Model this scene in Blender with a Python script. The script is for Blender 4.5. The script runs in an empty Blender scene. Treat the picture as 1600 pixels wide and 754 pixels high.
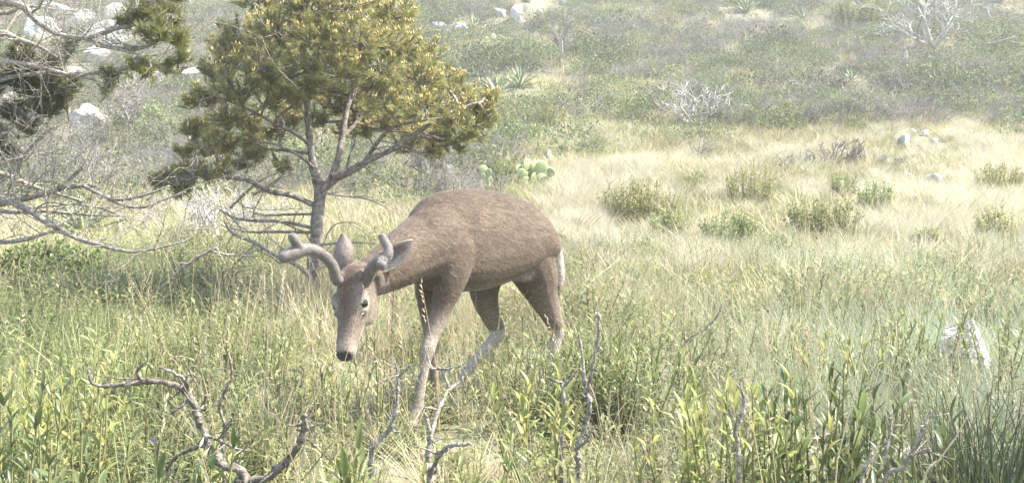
import bpy, bmesh, math, random
import numpy as np
from mathutils import Vector, Matrix, noise as mnoise

SC = bpy.context.scene
R = math.radians
rng = np.random.default_rng(11)
rnd = random.Random(7)

# ------------------------------------------------------------------ camera
F = 1715.0                      # focal length in photo pixels (photo is 1600 wide)
CAM = Vector((0.0, 0.0, 1.0))
PITCH = math.atan(137.0 / F)
cam_d = bpy.data.cameras.new('camera')
cam = bpy.data.objects.new('camera', cam_d)
SC.collection.objects.link(cam)
cam.location = CAM
cam.rotation_euler = (math.pi / 2 - PITCH, 0, 0)
cam_d.sensor_width = 36.0
cam_d.lens = 36.0 * F / 1600.0
cam_d.clip_start = 0.05
cam_d.clip_end = 2000
SC.camera = cam

# ------------------------------------------------------------------ light
SUN_EL, SUN_AZ = R(52), R(4)          # azimuth measured from +X towards +Y
sun_dir = Vector((math.cos(SUN_EL) * math.cos(SUN_AZ), math.cos(SUN_EL) * math.sin(SUN_AZ), math.sin(SUN_EL)))
w = bpy.data.worlds.new('World')
SC.world = w
w.use_nodes = True
nt = w.node_tree
bg = nt.nodes['Background']
sky = nt.nodes.new('ShaderNodeTexSky')
sky.sky_type = 'NISHITA'
sky.sun_disc = False
sky.sun_elevation = SUN_EL
sky.sun_rotation = math.pi / 2 - SUN_AZ     # Blender: clockwise from +Y
sky.air_density = 1.0
sky.dust_density = 2.0
nt.links.new(sky.outputs[0], bg.inputs[0])
bg.inputs[1].default_value = 0.15
sl = bpy.data.lights.new('sun', 'SUN')
sl.energy = 4.4
sl.angle = R(0.55)
sl.color = (1.0, 0.95, 0.86)
so = bpy.data.objects.new('sun', sl)
SC.collection.objects.link(so)
so.rotation_euler = sun_dir.to_track_quat('Z', 'Y').to_euler()
so.location = (8, 6, 12)
SC.view_settings.view_transform = 'Standard'
SC.view_settings.look = 'None'
SC.view_settings.gamma = 1.0
SC.view_settings.exposure = 1.9
HAZE = .0032
SC.cycles.max_bounces = 6
SC.cycles.diffuse_bounces = 3
SC.cycles.glossy_bounces = 2
SC.cycles.transmission_bounces = 4
SC.cycles.volume_bounces = 0
SC.cycles.transparent_max_bounces = 4
SC.cycles.use_denoising = True

# ------------------------------------------------------------------ terrain maths
_py = np.array([-400, -20, 0, 3, 5, 7, 10, 15, 20, 30, 45, 60, 80, 110, 180, 260, 400], float)
_pz = np.array([-1.0, -0.3, -.05, 0, 0, .0, .10, .45, 1.0, 2.75, 6.6, 11.2, 16.2, 19.5, 20, 20, 20], float)
_ty = np.arange(-400, 400.01, 0.25)
_tz = np.interp(_ty, _py, _pz)
_k = np.ones(13) / 13.0
_tz = np.convolve(np.pad(_tz, 6, mode='edge'), _k, 'valid')


def hz(x, y):
    x = np.asarray(x, float); y = np.asarray(y, float)
    z = np.interp(y, _ty, _tz)
    f = np.clip((y - 6) / 20, 0, 1)
    z = z + 0.018 * np.sin(x * 2.1 + y * 1.3) + 0.015 * np.sin(x * 3.7 - y * 2.9 + 1.0)
    z = z + f * (0.10 * np.sin(x * .55 + 1.7) * np.sin(y * .43) + .05 * np.sin(x * 1.3 - y * .9))
    g = np.clip((y - 25) / 40, 0, 1)
    z = z + g * (0.6 * np.sin(x * .12 + .5) * np.cos(y * .1) + .25 * np.sin(x * .31 + y * .27))
    return z


def ray(px, py):
    f = Vector((0, math.cos(PITCH), -math.sin(PITCH)))
    u = Vector((0, math.sin(PITCH), math.cos(PITCH)))
    return f + Vector((1, 0, 0)) * ((px - 800) / F) + u * ((377 - py) / F)


def at(px, py, Y):
    d = ray(px, py)
    return CAM + d * (Y / d.y)


def gnd(x, y):
    return Vector((x, y, float(hz(x, y))))


def ground_at(px, py, lo=2.0, hi=110.0):
    d = ray(px, py)
    y = lo
    while y < hi:
        p = CAM + d * (y / d.y)
        if p.z < float(hz(p.x, p.y)):
            return gnd(p.x, p.y)
        y += 0.03 + y * 0.003
    p = CAM + d * (hi / d.y)
    return gnd(p.x, p.y)


# ------------------------------------------------------------------ materials
def new_mat(name):
    m = bpy.data.materials.new(name)
    m.use_nodes = True
    return m, m.node_tree, m.node_tree.nodes['Principled BSDF']


def N(t, typ, **kw):
    n = t.nodes.new(typ)
    for k, v in kw.items():
        setattr(n, k, v)
    return n


def noise_ramp(t, scale, stops, detail=6, rough=.6, coords='Object'):
    tc = N(t, 'ShaderNodeTexCoord')
    nz = N(t, 'ShaderNodeTexNoise')
    nz.inputs['Scale'].default_value = scale
    nz.inputs['Detail'].default_value = detail
    nz.inputs['Roughness'].default_value = rough
    t.links.new(tc.outputs[coords], nz.inputs['Vector'])
    cr = N(t, 'ShaderNodeValToRGB')
    e = cr.color_ramp.elements
    while len(e) < len(stops):
        e.new(.5)
    for q, (p, c) in zip(e, stops):
        q.position = p
        q.color = (*c, 1)
    t.links.new(nz.outputs['Fac'], cr.inputs['Fac'])
    return tc, nz, cr


def surface_mat(name, scale, stops, rough=.9, bump=.3, bump_scale=None, detail=8, spec=.3, bdist=.02):
    m, t, b = new_mat(name)
    tc, nz, cr = noise_ramp(t, scale, stops, detail)
    t.links.new(cr.outputs[0], b.inputs['Base Color'])
    b.inputs['Roughness'].default_value = rough
    b.inputs['Specular IOR Level'].default_value = spec
    if bump:
        n2 = N(t, 'ShaderNodeTexNoise')
        n2.inputs['Scale'].default_value = bump_scale or scale * 4
        n2.inputs['Detail'].default_value = 8
        t.links.new(tc.outputs['Object'], n2.inputs['Vector'])
        bp = N(t, 'ShaderNodeBump')
        bp.inputs['Strength'].default_value = bump
        bp.inputs['Distance'].default_value = bdist
        t.links.new(n2.outputs['Fac'], bp.inputs['Height'])
        t.links.new(bp.outputs[0], b.inputs['Normal'])
    return m


def leaf_mat(name, col, trans=.35, rough=.5, var=.25, vcol=False, tint=False, spec=.3, hue=0.03):
    """leaf / blade material; vcol multiplies with the mesh's own colour, tint with the instancer's"""
    m, t, b = new_mat(name)
    oi = N(t, 'ShaderNodeObjectInfo')
    hsv = N(t, 'ShaderNodeHueSaturation')
    hsv.inputs['Color'].default_value = (*col, 1)
    src = None
    if vcol:
        at_ = N(t, 'ShaderNodeAttribute', attribute_name='col')
        mx = N(t, 'ShaderNodeMix', data_type='RGBA', blend_type='MULTIPLY')
        mx.inputs[0].default_value = 1
        mx.inputs[6].default_value = (*col, 1)
        t.links.new(at_.outputs['Color'], mx.inputs[7])
        src = mx.outputs[2]
    if tint:
        at2 = N(t, 'ShaderNodeAttribute', attribute_name='tint', attribute_type='INSTANCER')
        m2 = N(t, 'ShaderNodeMix', data_type='RGBA', blend_type='MULTIPLY')
        m2.inputs[0].default_value = 1
        if src:
            t.links.new(src, m2.inputs[6])
        else:
            m2.inputs[6].default_value = (*col, 1)
        t.links.new(at2.outputs['Color'], m2.inputs[7])
        src = m2.outputs[2]
    if src:
        t.links.new(src, hsv.inputs['Color'])
    mr = N(t, 'ShaderNodeMapRange')
    mr.inputs['To Min'].default_value = 1 - var
    mr.inputs['To Max'].default_value = 1 + var
    t.links.new(oi.outputs['Random'], mr.inputs['Value'])
    t.links.new(mr.outputs[0], hsv.inputs['Value'])
    mh = N(t, 'ShaderNodeMapRange')
    mh.inputs['To Min'].default_value = .5 - hue
    mh.inputs['To Max'].default_value = .5 + hue
    ml = N(t, 'ShaderNodeMath', operation='FRACT')
    mm = N(t, 'ShaderNodeMath', operation='MULTIPLY')
    mm.inputs[1].default_value = 7.31
    t.links.new(oi.outputs['Random'], mm.inputs[0])
    t.links.new(mm.outputs[0], ml.inputs[0])
    t.links.new(ml.outputs[0], mh.inputs['Value'])
    t.links.new(mh.outputs[0], hsv.inputs['Hue'])
    t.links.new(hsv.outputs[0], b.inputs['Base Color'])
    b.inputs['Roughness'].default_value = rough
    b.inputs['Specular IOR Level'].default_value = spec
    if trans > 0:
        tr = N(t, 'ShaderNodeBsdfTranslucent')
        t.links.new(hsv.outputs[0], tr.inputs['Color'])
        mix = N(t, 'ShaderNodeMixShader')
        mix.inputs[0].default_value = trans
        out = t.nodes['Material Output']
        t.links.new(b.outputs[0], mix.inputs[1])
        t.links.new(tr.outputs[0], mix.inputs[2])
        t.links.new(mix.outputs[0], out.inputs['Surface'])
    return m


M = {}
M['bark'] = surface_mat('pine_bark', 30, [(.3, (.075, .063, .055)), (.5, (.20, .172, .15)), (.7, (.38, .34, .30))], bump=.8, bump_scale=70, bdist=.01)
M['dead_bark'] = surface_mat('dead_branch_bark', 75, [(.32, (.15, .125, .10)), (.5, (.27, .24, .20)), (.66, (.45, .42, .36))], bump=1.0, bump_scale=160, bdist=.008)
M['dark_dead'] = surface_mat('dark_dead_bark', 70, [(.32, (.085, .07, .055)), (.5, (.17, .145, .115)), (.68, (.36, .335, .28))], bump=1.0, bump_scale=160, bdist=.008)
M['white_dead'] = surface_mat('bleached_wood', 20, [(.3, (.28, .26, .23)), (.7, (.55, .52, .47))], bump=.4)
M['grey_twig'] = surface_mat('grey_twig_bark', 14, [(.3, (.12, .11, .10)), (.7, (.33, .31, .285))], bump=.2)
M['rock'] = surface_mat('limestone', 5, [(.30, (.17, .16, .14)), (.44, (.38, .36, .325)), (.66, (.58, .555, .51))], bump=.8, bump_scale=14, bdist=.06)
M['rock_near'] = surface_mat('lichen_limestone', 16, [(.32, (.15, .14, .12)), (.46, (.40, .375, .335)), (.7, (.58, .555, .51))], bump=.9, bump_scale=34, bdist=.03)
M['needle'] = leaf_mat('pine_needles', (1, 1, 1), trans=.25, rough=.45, var=.05, vcol=True, spec=.4, hue=0)
M['candle'] = leaf_mat('pine_candles', (.50, .37, .14), trans=.15, rough=.7, var=.1, hue=0)
M['grass'] = leaf_mat('meadow_grass', (1, 1, 1), trans=.35, rough=.55, var=.18, vcol=True, tint=True)
M['straw'] = leaf_mat('straw_grass', (1, 1, 1), trans=.4, rough=.6, var=.12, vcol=True, tint=True, hue=.01)
M['cover'] = leaf_mat('ground_cover_leaves', (1, 1, 1), trans=.35, rough=.5, var=.25, vcol=True, tint=True)
M['scrub'] = leaf_mat('scrub_leaves', (1, 1, 1), trans=.25, rough=.6, var=.25, vcol=True, tint=True)
M['twigs'] = leaf_mat('scrub_twigs', (1, 1, 1), trans=0, rough=.9, var=.2, vcol=True, tint=True, hue=.01)
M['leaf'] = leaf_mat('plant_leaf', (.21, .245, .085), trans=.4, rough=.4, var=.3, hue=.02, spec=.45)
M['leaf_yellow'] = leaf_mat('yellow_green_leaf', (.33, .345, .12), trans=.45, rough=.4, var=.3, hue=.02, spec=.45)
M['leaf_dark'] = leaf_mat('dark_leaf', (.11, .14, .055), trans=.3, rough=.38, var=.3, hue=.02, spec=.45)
M['stem'] = surface_mat('green_stem', 20, [(.3, (.13, .13, .05)), (.7, (.25, .24, .10))], bump=0)
M['shrub_leaf'] = leaf_mat('shrub_leaves', (1, 1, 1), trans=.3, rough=.5, var=.15, vcol=True)
M['agave'] = surface_mat('agave_leaf', 9, [(.3, (.15, .19, .10)), (.7, (.36, .40, .22))], rough=.5, bump=.1, spec=.4)
M['cactus'] = surface_mat('cactus_pad', 18, [(.3, (.20, .26, .10)), (.7, (.38, .42, .20))], rough=.55, bump=.3, spec=.4)
M['straw_stalk'] = surface_mat('straw_stalk', 40, [(.3, (.36, .30, .18)), (.7, (.55, .48, .31))], bump=.2)
M['purple'] = leaf_mat('purple_petals', (.24, .15, .42), trans=.3)
M['pinkish'] = leaf_mat('pale_pink_petals', (.75, .55, .55), trans=.3)
M['yellowp'] = leaf_mat('yellow_petals', (.8, .55, .08), trans=.3)
M['eye'] = surface_mat('dark_eye', 5, [(.3, (.006, .005, .004)), (.7, (.012, .009, .007))], rough=.08, bump=0, spec=.6)


def velvet_mat():
    m, t, b = new_mat('antler_velvet')
    tc, nz, cr = noise_ramp(t, 38, [(.3, (.085, .070, .060)), (.7, (.20, .172, .15))], 9, .75)
    t.links.new(cr.outputs[0], b.inputs['Base Color'])
    b.inputs['Roughness'].default_value = .55
    b.inputs['Sheen Weight'].default_value = .6
    b.inputs['Sheen Roughness'].default_value = .4
    bp = N(t, 'ShaderNodeBump')
    bp.inputs['Strength'].default_value = .55
    bp.inputs['Distance'].default_value = .008
    t.links.new(nz.outputs['Fac'], bp.inputs['Height'])
    t.links.new(bp.outputs[0], b.inputs['Normal'])
    return m


def coat_mat(name, sheen):
    m, t, b = new_mat(name)
    a = N(t, 'ShaderNodeAttribute', attribute_name='col')
    tc = N(t, 'ShaderNodeTexCoord')
    nz = N(t, 'ShaderNodeTexNoise')
    nz.inputs['Scale'].default_value = 120
    nz.inputs['Detail'].default_value = 6
    t.links.new(tc.outputs['Object'], nz.inputs['Vector'])
    mr = N(t, 'ShaderNodeMapRange')
    mr.inputs['From Min'].default_value = .3
    mr.inputs['From Max'].default_value = .7
    mr.inputs['To Min'].default_value = .7
    mr.inputs['To Max'].default_value = 1.3
    t.links.new(nz.outputs['Fac'], mr.inputs['Value'])
    mx = N(t, 'ShaderNodeVectorMath', operation='SCALE')
    t.links.new(a.outputs['Color'], mx.inputs[0])
    t.links.new(mr.outputs[0], mx.inputs['Scale'])
    t.links.new(mx.outputs[0], b.inputs['Base Color'])
    b.inputs['Roughness'].default_value = .75
    b.inputs['Specular IOR Level'].default_value = .2
    b.inputs['Sheen Weight'].default_value = sheen
    bp = N(t, 'ShaderNodeBump')
    bp.inputs['Strength'].default_value = .25
    bp.inputs['Distance'].default_value = .004
    t.links.new(nz.outputs['Fac'], bp.inputs['Height'])
    t.links.new(bp.outputs[0], b.inputs['Normal'])
    return m


M['velvet'] = velvet_mat()
M['coat'] = coat_mat('deer_coat', .15)
M['fur'] = coat_mat('deer_fur', .1)


def ground_mat():
    m, t, b = new_mat('meadow_soil')
    tc, nz, cr = noise_ramp(t, .55, [(.30, (.10, .09, .05)), (.46, (.15, .145, .07)), (.58, (.20, .175, .10)), (.75, (.25, .21, .14))], 10, .7)
    n2 = N(t, 'ShaderNodeTexNoise')
    n2.inputs['Scale'].default_value = 9
    n2.inputs['Detail'].default_value = 10
    t.links.new(tc.outputs['Object'], n2.inputs['Vector'])
    mx = N(t, 'ShaderNodeMix', data_type='RGBA', blend_type='OVERLAY')
    mx.inputs[0].default_value = .6
    t.links.new(cr.outputs[0], mx.inputs[6])
    t.links.new(n2.outputs['Color'], mx.inputs[7])
    hs = N(t, 'ShaderNodeHueSaturation')
    hs.inputs['Saturation'].default_value = .8
    t.links.new(mx.outputs[2], hs.inputs['Color'])
    t.links.new(hs.outputs[0], b.inputs['Base Color'])
    b.inputs['Roughness'].default_value = .95
    bp = N(t, 'ShaderNodeBump')
    bp.inputs['Strength'].default_value = .8
    bp.inputs['Distance'].default_value = .05
    t.links.new(n2.outputs['Fac'], bp.inputs['Height'])
    t.links.new(bp.outputs[0], b.inputs['Normal'])
    return m


M['ground'] = ground_mat()


# ------------------------------------------------------------------ mesh helpers
def mesh_from(name, V, Fc, mat=None, smooth=False, col=None):
    """V (n,3); Fc list of tuples or an int array (m,k); col per-vertex (n,3)"""
    me = bpy.data.meshes.new(name)
    V = np.asarray(V, np.float32)
    if isinstance(Fc, np.ndarray):
        k = Fc.shape[1]
        me.vertices.add(len(V)); me.vertices.foreach_set('co', V.ravel())
        me.loops.add(Fc.size); me.loops.foreach_set('vertex_index', Fc.ravel().astype(np.int32))
        me.polygons.add(len(Fc)); me.polygons.foreach_set('loop_start', np.arange(0, Fc.size, k, dtype=np.int32))
        me.polygons.foreach_set('loop_total', np.full(len(Fc), k, np.int32))
        me.update(calc_edges=True)
    else:
        me.from_pydata(V.tolist(), [], Fc)
        me.update()
    if smooth and len(me.polygons):
        me.polygons.foreach_set('use_smooth', np.ones(len(me.polygons), bool))
    if col is not None:
        a = me.color_attributes.new('col', 'FLOAT_COLOR', 'POINT')
        c = np.ones((len(V), 4), np.float32)
        c[:, :3] = col
        a.data.foreach_set('color', c.ravel())
    if mat:
        me.materials.append(mat)
    return me


class MB:
    """collects tubes and sheets for one mesh"""
    def __init__(self):
        self.v, self.f, self.c, self.n = [], [], [], 0
        self.col = (1, 1, 1)

    def add(self, V, Fc, col=None):
        V = np.asarray(V, float)
        self.v.append(V)
        self.c.append(np.broadcast_to(np.asarray(col if col is not None else self.col, float), V.shape).copy())
        o = self.n
        self.f += [tuple(i + o for i in f) for f in Fc]
        self.n += len(V)

    def tube(self, pts, rad, n=6, cap=True, jit=0.0, col=None):
        P = [Vector(p) for p in pts]
        m = len(P)
        V = []
        t0 = (P[1] - P[0]).normalized()
        ref = Vector((0, 0, 1)) if abs(t0.z) < .9 else Vector((1, 0, 0))
        nx = t0.cross(ref).normalized()
        for i in range(m):
            t = (P[min(i + 1, m - 1)] - P[max(i - 1, 0)])
            if t.length < 1e-9:
                t = t0.copy()
            t.normalize()
            nx = (nx - t * nx.dot(t))
            if nx.length < 1e-6:
                nx = t.orthogonal()
            nx.normalize()
            ny = t.cross(nx)
            for k in range(n):
                a = 2 * math.pi * k / n
                r = rad[i] * (1 + (rnd.uniform(-jit, jit) if jit else 0))
                V.append(P[i] + nx * (math.cos(a) * r) + ny * (math.sin(a) * r))
        Fc = []
        for i in range(m - 1):
            for k in range(n):
                k2 = (k + 1) % n
                Fc.append((i * n + k, i * n + k2, (i + 1) * n + k2, (i + 1) * n + k))
        if cap:
            Fc.append(tuple(range(n))[::-1])
            Fc.append(tuple((m - 1) * n + k for k in range(n)))
        self.add(V, Fc, col)

    def mesh(self, name, mat=None, smooth=True, colors=False):
        if not self.v:
            self.add([(0, 0, 0), (0, 0, .001), (.001, 0, 0)], [(0, 1, 2)])
        return mesh_from(name, np.vstack(self.v), self.f, mat, smooth, np.vstack(self.c) if colors else None)


def link(name, me, parent=None, loc=None):
    o = bpy.data.objects.new(name, me)
    SC.collection.objects.link(o)
    if loc is not None:
        o.location = loc
    if parent is not None:
        o.parent = parent
    return o


def tag(o, label=None, cat=None, group=None, kind=None):
    if label: o['label'] = label
    if cat: o['category'] = cat
    if group: o['group'] = group
    if kind: o['kind'] = kind
    return o


def thing(name, loc, label, cat, group=None):
    return tag(link(name, None, None, loc), label, cat, group)


def part(name, mb, mat, parent, smooth=True, colors=False):
    """mesh built in world coordinates, parented to a thing (world -> local of unrotated empty)"""
    me = mb.mesh(name, mat, smooth, colors) if isinstance(mb, MB) else mb
    o = link(name, me, parent)
    o.location = -parent.location
    return o


def catmull(pts, rad, sub=4):
    P = [Vector(p) for p in pts]
    Q, S = [], []
    n = len(P)
    for i in range(n - 1):
        p0, p1, p2, p3 = P[max(i - 1, 0)], P[i], P[i + 1], P[min(i + 2, n - 1)]
        for k in range(sub):
            t = k / sub
            t2, t3 = t * t, t * t * t
            Q.append(.5 * ((2 * p1) + (p2 - p0) * t + (2 * p0 - 5 * p1 + 4 * p2 - p3) * t2 + (3 * p1 - p0 - 3 * p2 + p3) * t3))
            S.append(rad[i] * (1 - t) + rad[i + 1] * t)
    Q.append(P[-1]); S.append(rad[-1])
    return Q, S


def rv(s=1.0):
    return Vector((rnd.gauss(0, s), rnd.gauss(0, s), rnd.gauss(0, s)))


MINR = .0016


def grow(mb, p, d, L, r, depth, kids=4, wig=.18, ang=.7, shrink=.6, up=.05, tips=None, n=5, seg=5, taper=.45, kfrom=.3):
    """a wandering branch with side branches"""
    pts, rad = [p.copy()], [r]
    q, dd = p.copy(), d.normalized()
    nodes = []
    for i in range(seg):
        dd = (dd + rv(wig) + Vector((0, 0, up))).normalized()
        q = q + dd * (L / seg)
        pts.append(q.copy())
        rad.append(r * (1 - (1 - taper) * (i + 1) / seg))
        nodes.append((q.copy(), dd.copy(), rad[-1], (i + 1) / seg))
    if depth == 0:
        rad[-1] = rad[-1] * .5
    mb.tube(pts, rad, n if r > .006 else (4 if r > .003 else 3), cap=(r > .006))
    if depth > 0:
        for k in range(kids):
            s = kfrom + (1 - kfrom) * (k + rnd.random()) / kids
            i = min(int(s * seg), seg - 1)
            q0, d0, r0, _ = nodes[i]
            side = rv().cross(d0)
            if side.length < 1e-4:
                continue
            side.normalize()
            nd = (d0 * math.cos(ang) + side * math.sin(ang)).normalized()
            grow(mb, q0, nd, L * shrink * rnd.uniform(.6, 1.2), max(r0 * .62, MINR), depth - 1, kids, wig, ang, shrink, up, tips, n, max(3, seg - 1), taper, kfrom)
    if tips is not None:
        tips.append((q, dd))


# ------------------------------------------------------------------ terrain sheet
xs = np.unique(np.concatenate([np.linspace(-400, -40, 28), np.linspace(-40, -8, 65), np.linspace(-8, 8, 129), np.linspace(8, 40, 65), np.linspace(40, 400, 28)]))
ys = np.unique(np.concatenate([np.linspace(-390, -10, 24), np.linspace(-10, 12, 150), np.linspace(12, 70, 180), np.linspace(70, 390, 64)]))
X, Yg = np.meshgrid(xs, ys)
Zg = hz(X, Yg)
nx_, ny_ = len(xs), len(ys)
idx = np.arange(nx_ * ny_).reshape(ny_, nx_)
Fq = np.stack([idx[:-1, :-1].ravel(), idx[:-1, 1:].ravel(), idx[1:, 1:].ravel(), idx[1:, :-1].ravel()], 1)
g = link('ground', mesh_from('ground', np.stack([X.ravel(), Yg.ravel(), Zg.ravel()], 1), Fq, M['ground'], True))
tag(g, 'dry grassy meadow ground rising to a scrubby hillside', None, None, 'structure')

CLEAR = []          # (x, y, radius, reach towards the viewer's side, hard)

# ------------------------------------------------------------------ rocks
_rock_cache = {}


def rock_mesh(seed, mat, sub=3):
    key = (seed, mat.name, sub)
    if key in _rock_cache:
        return _rock_cache[key]
    bm = bmesh.new()
    bmesh.ops.create_icosphere(bm, subdivisions=sub, radius=1)
    r_ = random.Random(seed)
    cuts = [(Vector((r_.gauss(0, 1), r_.gauss(0, 1), r_.gauss(0, .8))).normalized(), r_.uniform(.35, .8)) for _ in range(12)]
    off = Vector((seed * 3.1, seed * 1.7, 0))
    for v in bm.verts:
        for nrm, dd in cuts:
            e = v.co.dot(nrm) - dd
            if e > 0:
                v.co -= nrm * e * .9
        k = mnoise.fractal(v.co * 1.6 + off, 1.0, 2.0, 4)
        v.co *= 1 + .26 * k
    me = bpy.data.meshes.new('rock')
    bm.to_mesh(me)
    bm.free()
    me.polygons.foreach_set('use_smooth', np.zeros(len(me.polygons), bool))
    me.materials.append(mat)
    _rock_cache[key] = me
    return me


def rock(px, py, wpx, hpx, label, group=None, mat='rock', name='limestone_rock', sub=3):
    p = ground_at(px, py + hpx * .5)
    s = p.y / F * ((1.4 if px < 330 else 1.12) if p.y > 12 else 1)
    o = link(name, rock_mesh(rnd.randrange(9), M[mat], sub), None, (p.x, p.y + wpx * s * .3, p.z + hpx * s * .32))
    o.scale = (wpx * s * .58, wpx * s * .48, hpx * s * .72)
    o.rotation_euler = (rnd.uniform(-.15, .15), rnd.uniform(-.15, .15), rnd.uniform(0, 6.28))
    tag(o, label, 'rock', group)
    CLEAR.append((p.x, p.y, wpx * s * .62, 1.8 if p.y > 15 else 1.0, .97))
    if p.y > 12:
        o.scale.z *= 1.25
        o.location.z += hpx * s * .1
    return o


big = [
    (60, 45, 48, 26, 'big rounded white boulder behind the bare branch at upper left'),
    (90, 22, 54, 20, 'broad pale boulder at the top of the rocky slope on the left'),
    (130, 31, 28, 13, 'flat white rock beside the broad pale boulder, upper left'),
    (174, 26, 24, 17, 'two-tiered white rock above the bright green pine branch'),
    (165, 60, 52, 24, 'wide white ledge rock just behind the pale forked branch'),
    (100, 70, 42, 16, 'low pale rock under the big rounded boulder'),
    (150, 92, 34, 14, 'low ledge of pale rock above the left pine foliage'),
    (295, 118, 52, 17, 'long pale rock slab touching the left edge of the orange-tipped pine'),
    (232, 126, 32, 12, 'pale flat rock below the bright green pine branch'),
    (130, 195, 58, 25, 'wide white boulder left of the small bare grey tree'),
    (170, 246, 30, 14, 'white rock in grey scrub below the small bare grey tree'),
    (16, 166, 34, 22, 'white rock at the left edge behind the dark needles'),
    (12, 340, 44, 18, 'white rock at the left edge low behind bare branches'),
    (139, 160, 14, 9, 'small white stone above the wide white boulder'),
    (288, 5, 28, 11, 'pale rock at the top edge left of the orange-tipped pine'),
    (210, 172, 26, 8, 'low pale rock right behind the small bare grey tree'),
    (30, 20, 40, 16, 'pale rock at the upper left corner behind bare twigs'),
    (205, 58, 34, 16, 'white rock half hidden by the yellow-green needle spray'),
    (110, 120, 30, 12, 'pale rock peeping through dark needles at left'),
    (20, 100, 34, 18, 'pale boulder behind dark needles near the left edge'),
    (330, 45, 20, 10, 'small pale rock beside the left top of the orange-tipped pine'),
    (645, 16, 27, 8, 'long low white rock at top just right of the pine crown'),
    (681, 41, 26, 9, 'low white rock left of the small top agave'),
    (719, 47, 26, 11, 'white rock touching the small agave at top centre'),
    (759, 43, 16, 6, 'small pale rock on the right side of the small top agave'),
    (780, 21, 22, 14, 'square pale rock left of the largest white top boulder'),
    (808, 27, 38, 19, 'largest white boulder at top centre of the hillside'),
    (843, 20, 12, 7, 'small white rock right of the largest top boulder'),
    (835, 2, 46, 7, 'long pale ledge at the top edge of the picture'),
    (702, 273, 20, 14, 'pale round stone at the foot of the bare tree behind the pine'),
    (1416, 90, 16, 11, 'white rock below the large grey dead tree, left of the stone pair'),
    (1383, 218, 11, 5, 'small flat pale stone left of the upright meadow rock'),
    (1448, 210, 22, 9, 'long pale rock at the upper edge of the straw meadow'),
    (1427, 209, 11, 7, 'tan stone next to the long pale meadow rock'),
    (1416, 226, 22, 16, 'upright whitish rock at the upper edge of the straw meadow'),
    (1462, 225, 18, 10, 'tilted grey-white rock right of the upright meadow rock'),
    (1425, 277, 22, 10, 'white rounded rock in straw grass right of the grey scrub'),
    (1459, 286, 26, 15, 'angular pale grey rock in straw grass right of the rounded one'),
    (1550, 302, 20, 6, 'flat pale rock sunk in straw grass near the right edge'),
]
for a in big:
    rock(*a)
for px, py, wx, hx, lb in [(1458, 87, 9, 6, 'left smaller one of two white stones under the large grey dead tree'), (1474, 90, 13, 8, 'right larger one of two white stones under the large grey dead tree')]:
    rock(px, py, wx, hx, lb)
for px, py, wx, hx, lb in [
    (1503, 189, 13, 6, 'left of the white stones at the border of green scrub and straw'), (1519, 188, 13, 7, 'rightmost white stone at the border of green scrub and straw'),
    (1505, 176, 8, 5, 'small white stone in scrub just above the scrub border pair'), (1393, 147, 9, 9, 'upright tiny white stone on the green slope below the dead tree'),
    (1382, 153, 6, 5, 'tiny stone touching the upright tiny white stone on the green slope'), (1305, 158, 9, 5, 'tiny flat stone on the slope below the small lone agave'),
    (1283, 151, 6, 5, 'tiny stone left of the flat one below the small lone agave'), (1418, 176, 8, 5, 'tiny stone midway between upright tiny stone and meadow rocks'),
    (1407, 202, 7, 4, 'tiny stone just above the tan meadow stone'), (1383, 207, 9, 5, 'tiny square stone above the small flat pale meadow stone'),
    (617, 9, 11, 8, 'tiny pale stone at the top touching the pine crown'), (708, 16, 11, 5, 'tiny pale stone between long low top rock and square pale rock'),
    (732, 66, 8, 5, 'tiny pale stone directly below the small top agave'), (847, 72, 13, 5, 'tiny pale stone left of the small upright bare tree'),
    (881, 5, 13, 8, 'pale stone at the top edge above the small upright bare tree'), (857, 243, 11, 9, 'pale stone standing on bare turf above the deer rump'),
    (1030, 142, 24, 5, 'flat pale stone just left of the bleached dead bush'), (1296, 4, 9, 5, 'tiny pale stone at the top edge left of the juniper')]:
    rock(px, py, wx, hx, lb)
def boulder(px, py, wpx, hpx, label):
    """a pointed, flat-faced stone: convex hull of a few corners, broken up by noise"""
    p = ground_at(px, py)
    k = p.y / F
    bm = bmesh.new()
    W, Hh = wpx * k, hpx * k
    cs = [(-.52, -.2, -.1), (.55, -.25, -.1), (.5, .4, -.1), (-.45, .45, -.1), (-.46, -.12, .52), (.16, -.12, 1.0), (.5, -.1, .42), (-.2, .3, .82), (.34, .35, .75), (-.08, -.32, .3), (.3, -.36, .25)]
    vs = [bm.verts.new((x * W, y * W, z * Hh)) for x, y, z in cs]
    hull = bmesh.ops.convex_hull(bm, input=vs)
    bmesh.ops.triangulate(bm, faces=bm.faces)
    bmesh.ops.subdivide_edges(bm, edges=bm.edges, cuts=5, use_grid_fill=True)
    for v in bm.verts:
        n_ = mnoise.fractal(v.co * 14, 1.0, 2.0, 5)
        v.co += v.co.normalized() * n_ * .010 + Vector((0, 0, 0))
    me = bpy.data.meshes.new('boulder'); bm.to_mesh(me); bm.free()
    me.materials.append(M['rock_near'])
    o = link('boulder', me, None, p)
    tag(o, label, 'rock')
    CLEAR.append((p.x, p.y, W * .5, 1.1, .92))


boulder(1500, 588, 84, 94, 'largest near boulder, pointed and lichen-speckled, standing in green grass on the right')
rock(1495, 690, 34, 36, 'white stone behind dead twigs in the bottom right shade', mat='rock')
for px, py, wx, hx, lb in [(192, 438, 15, 10, 'upper of two small white stones in grass on the left'), (191, 453, 19, 9, 'lower of two small white stones in grass on the left'),
                           (303, 434, 9, 5, 'tiny pale stone in grass below the fallen bare branch')]:
    rock(px, py, wx, hx, lb)


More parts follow.
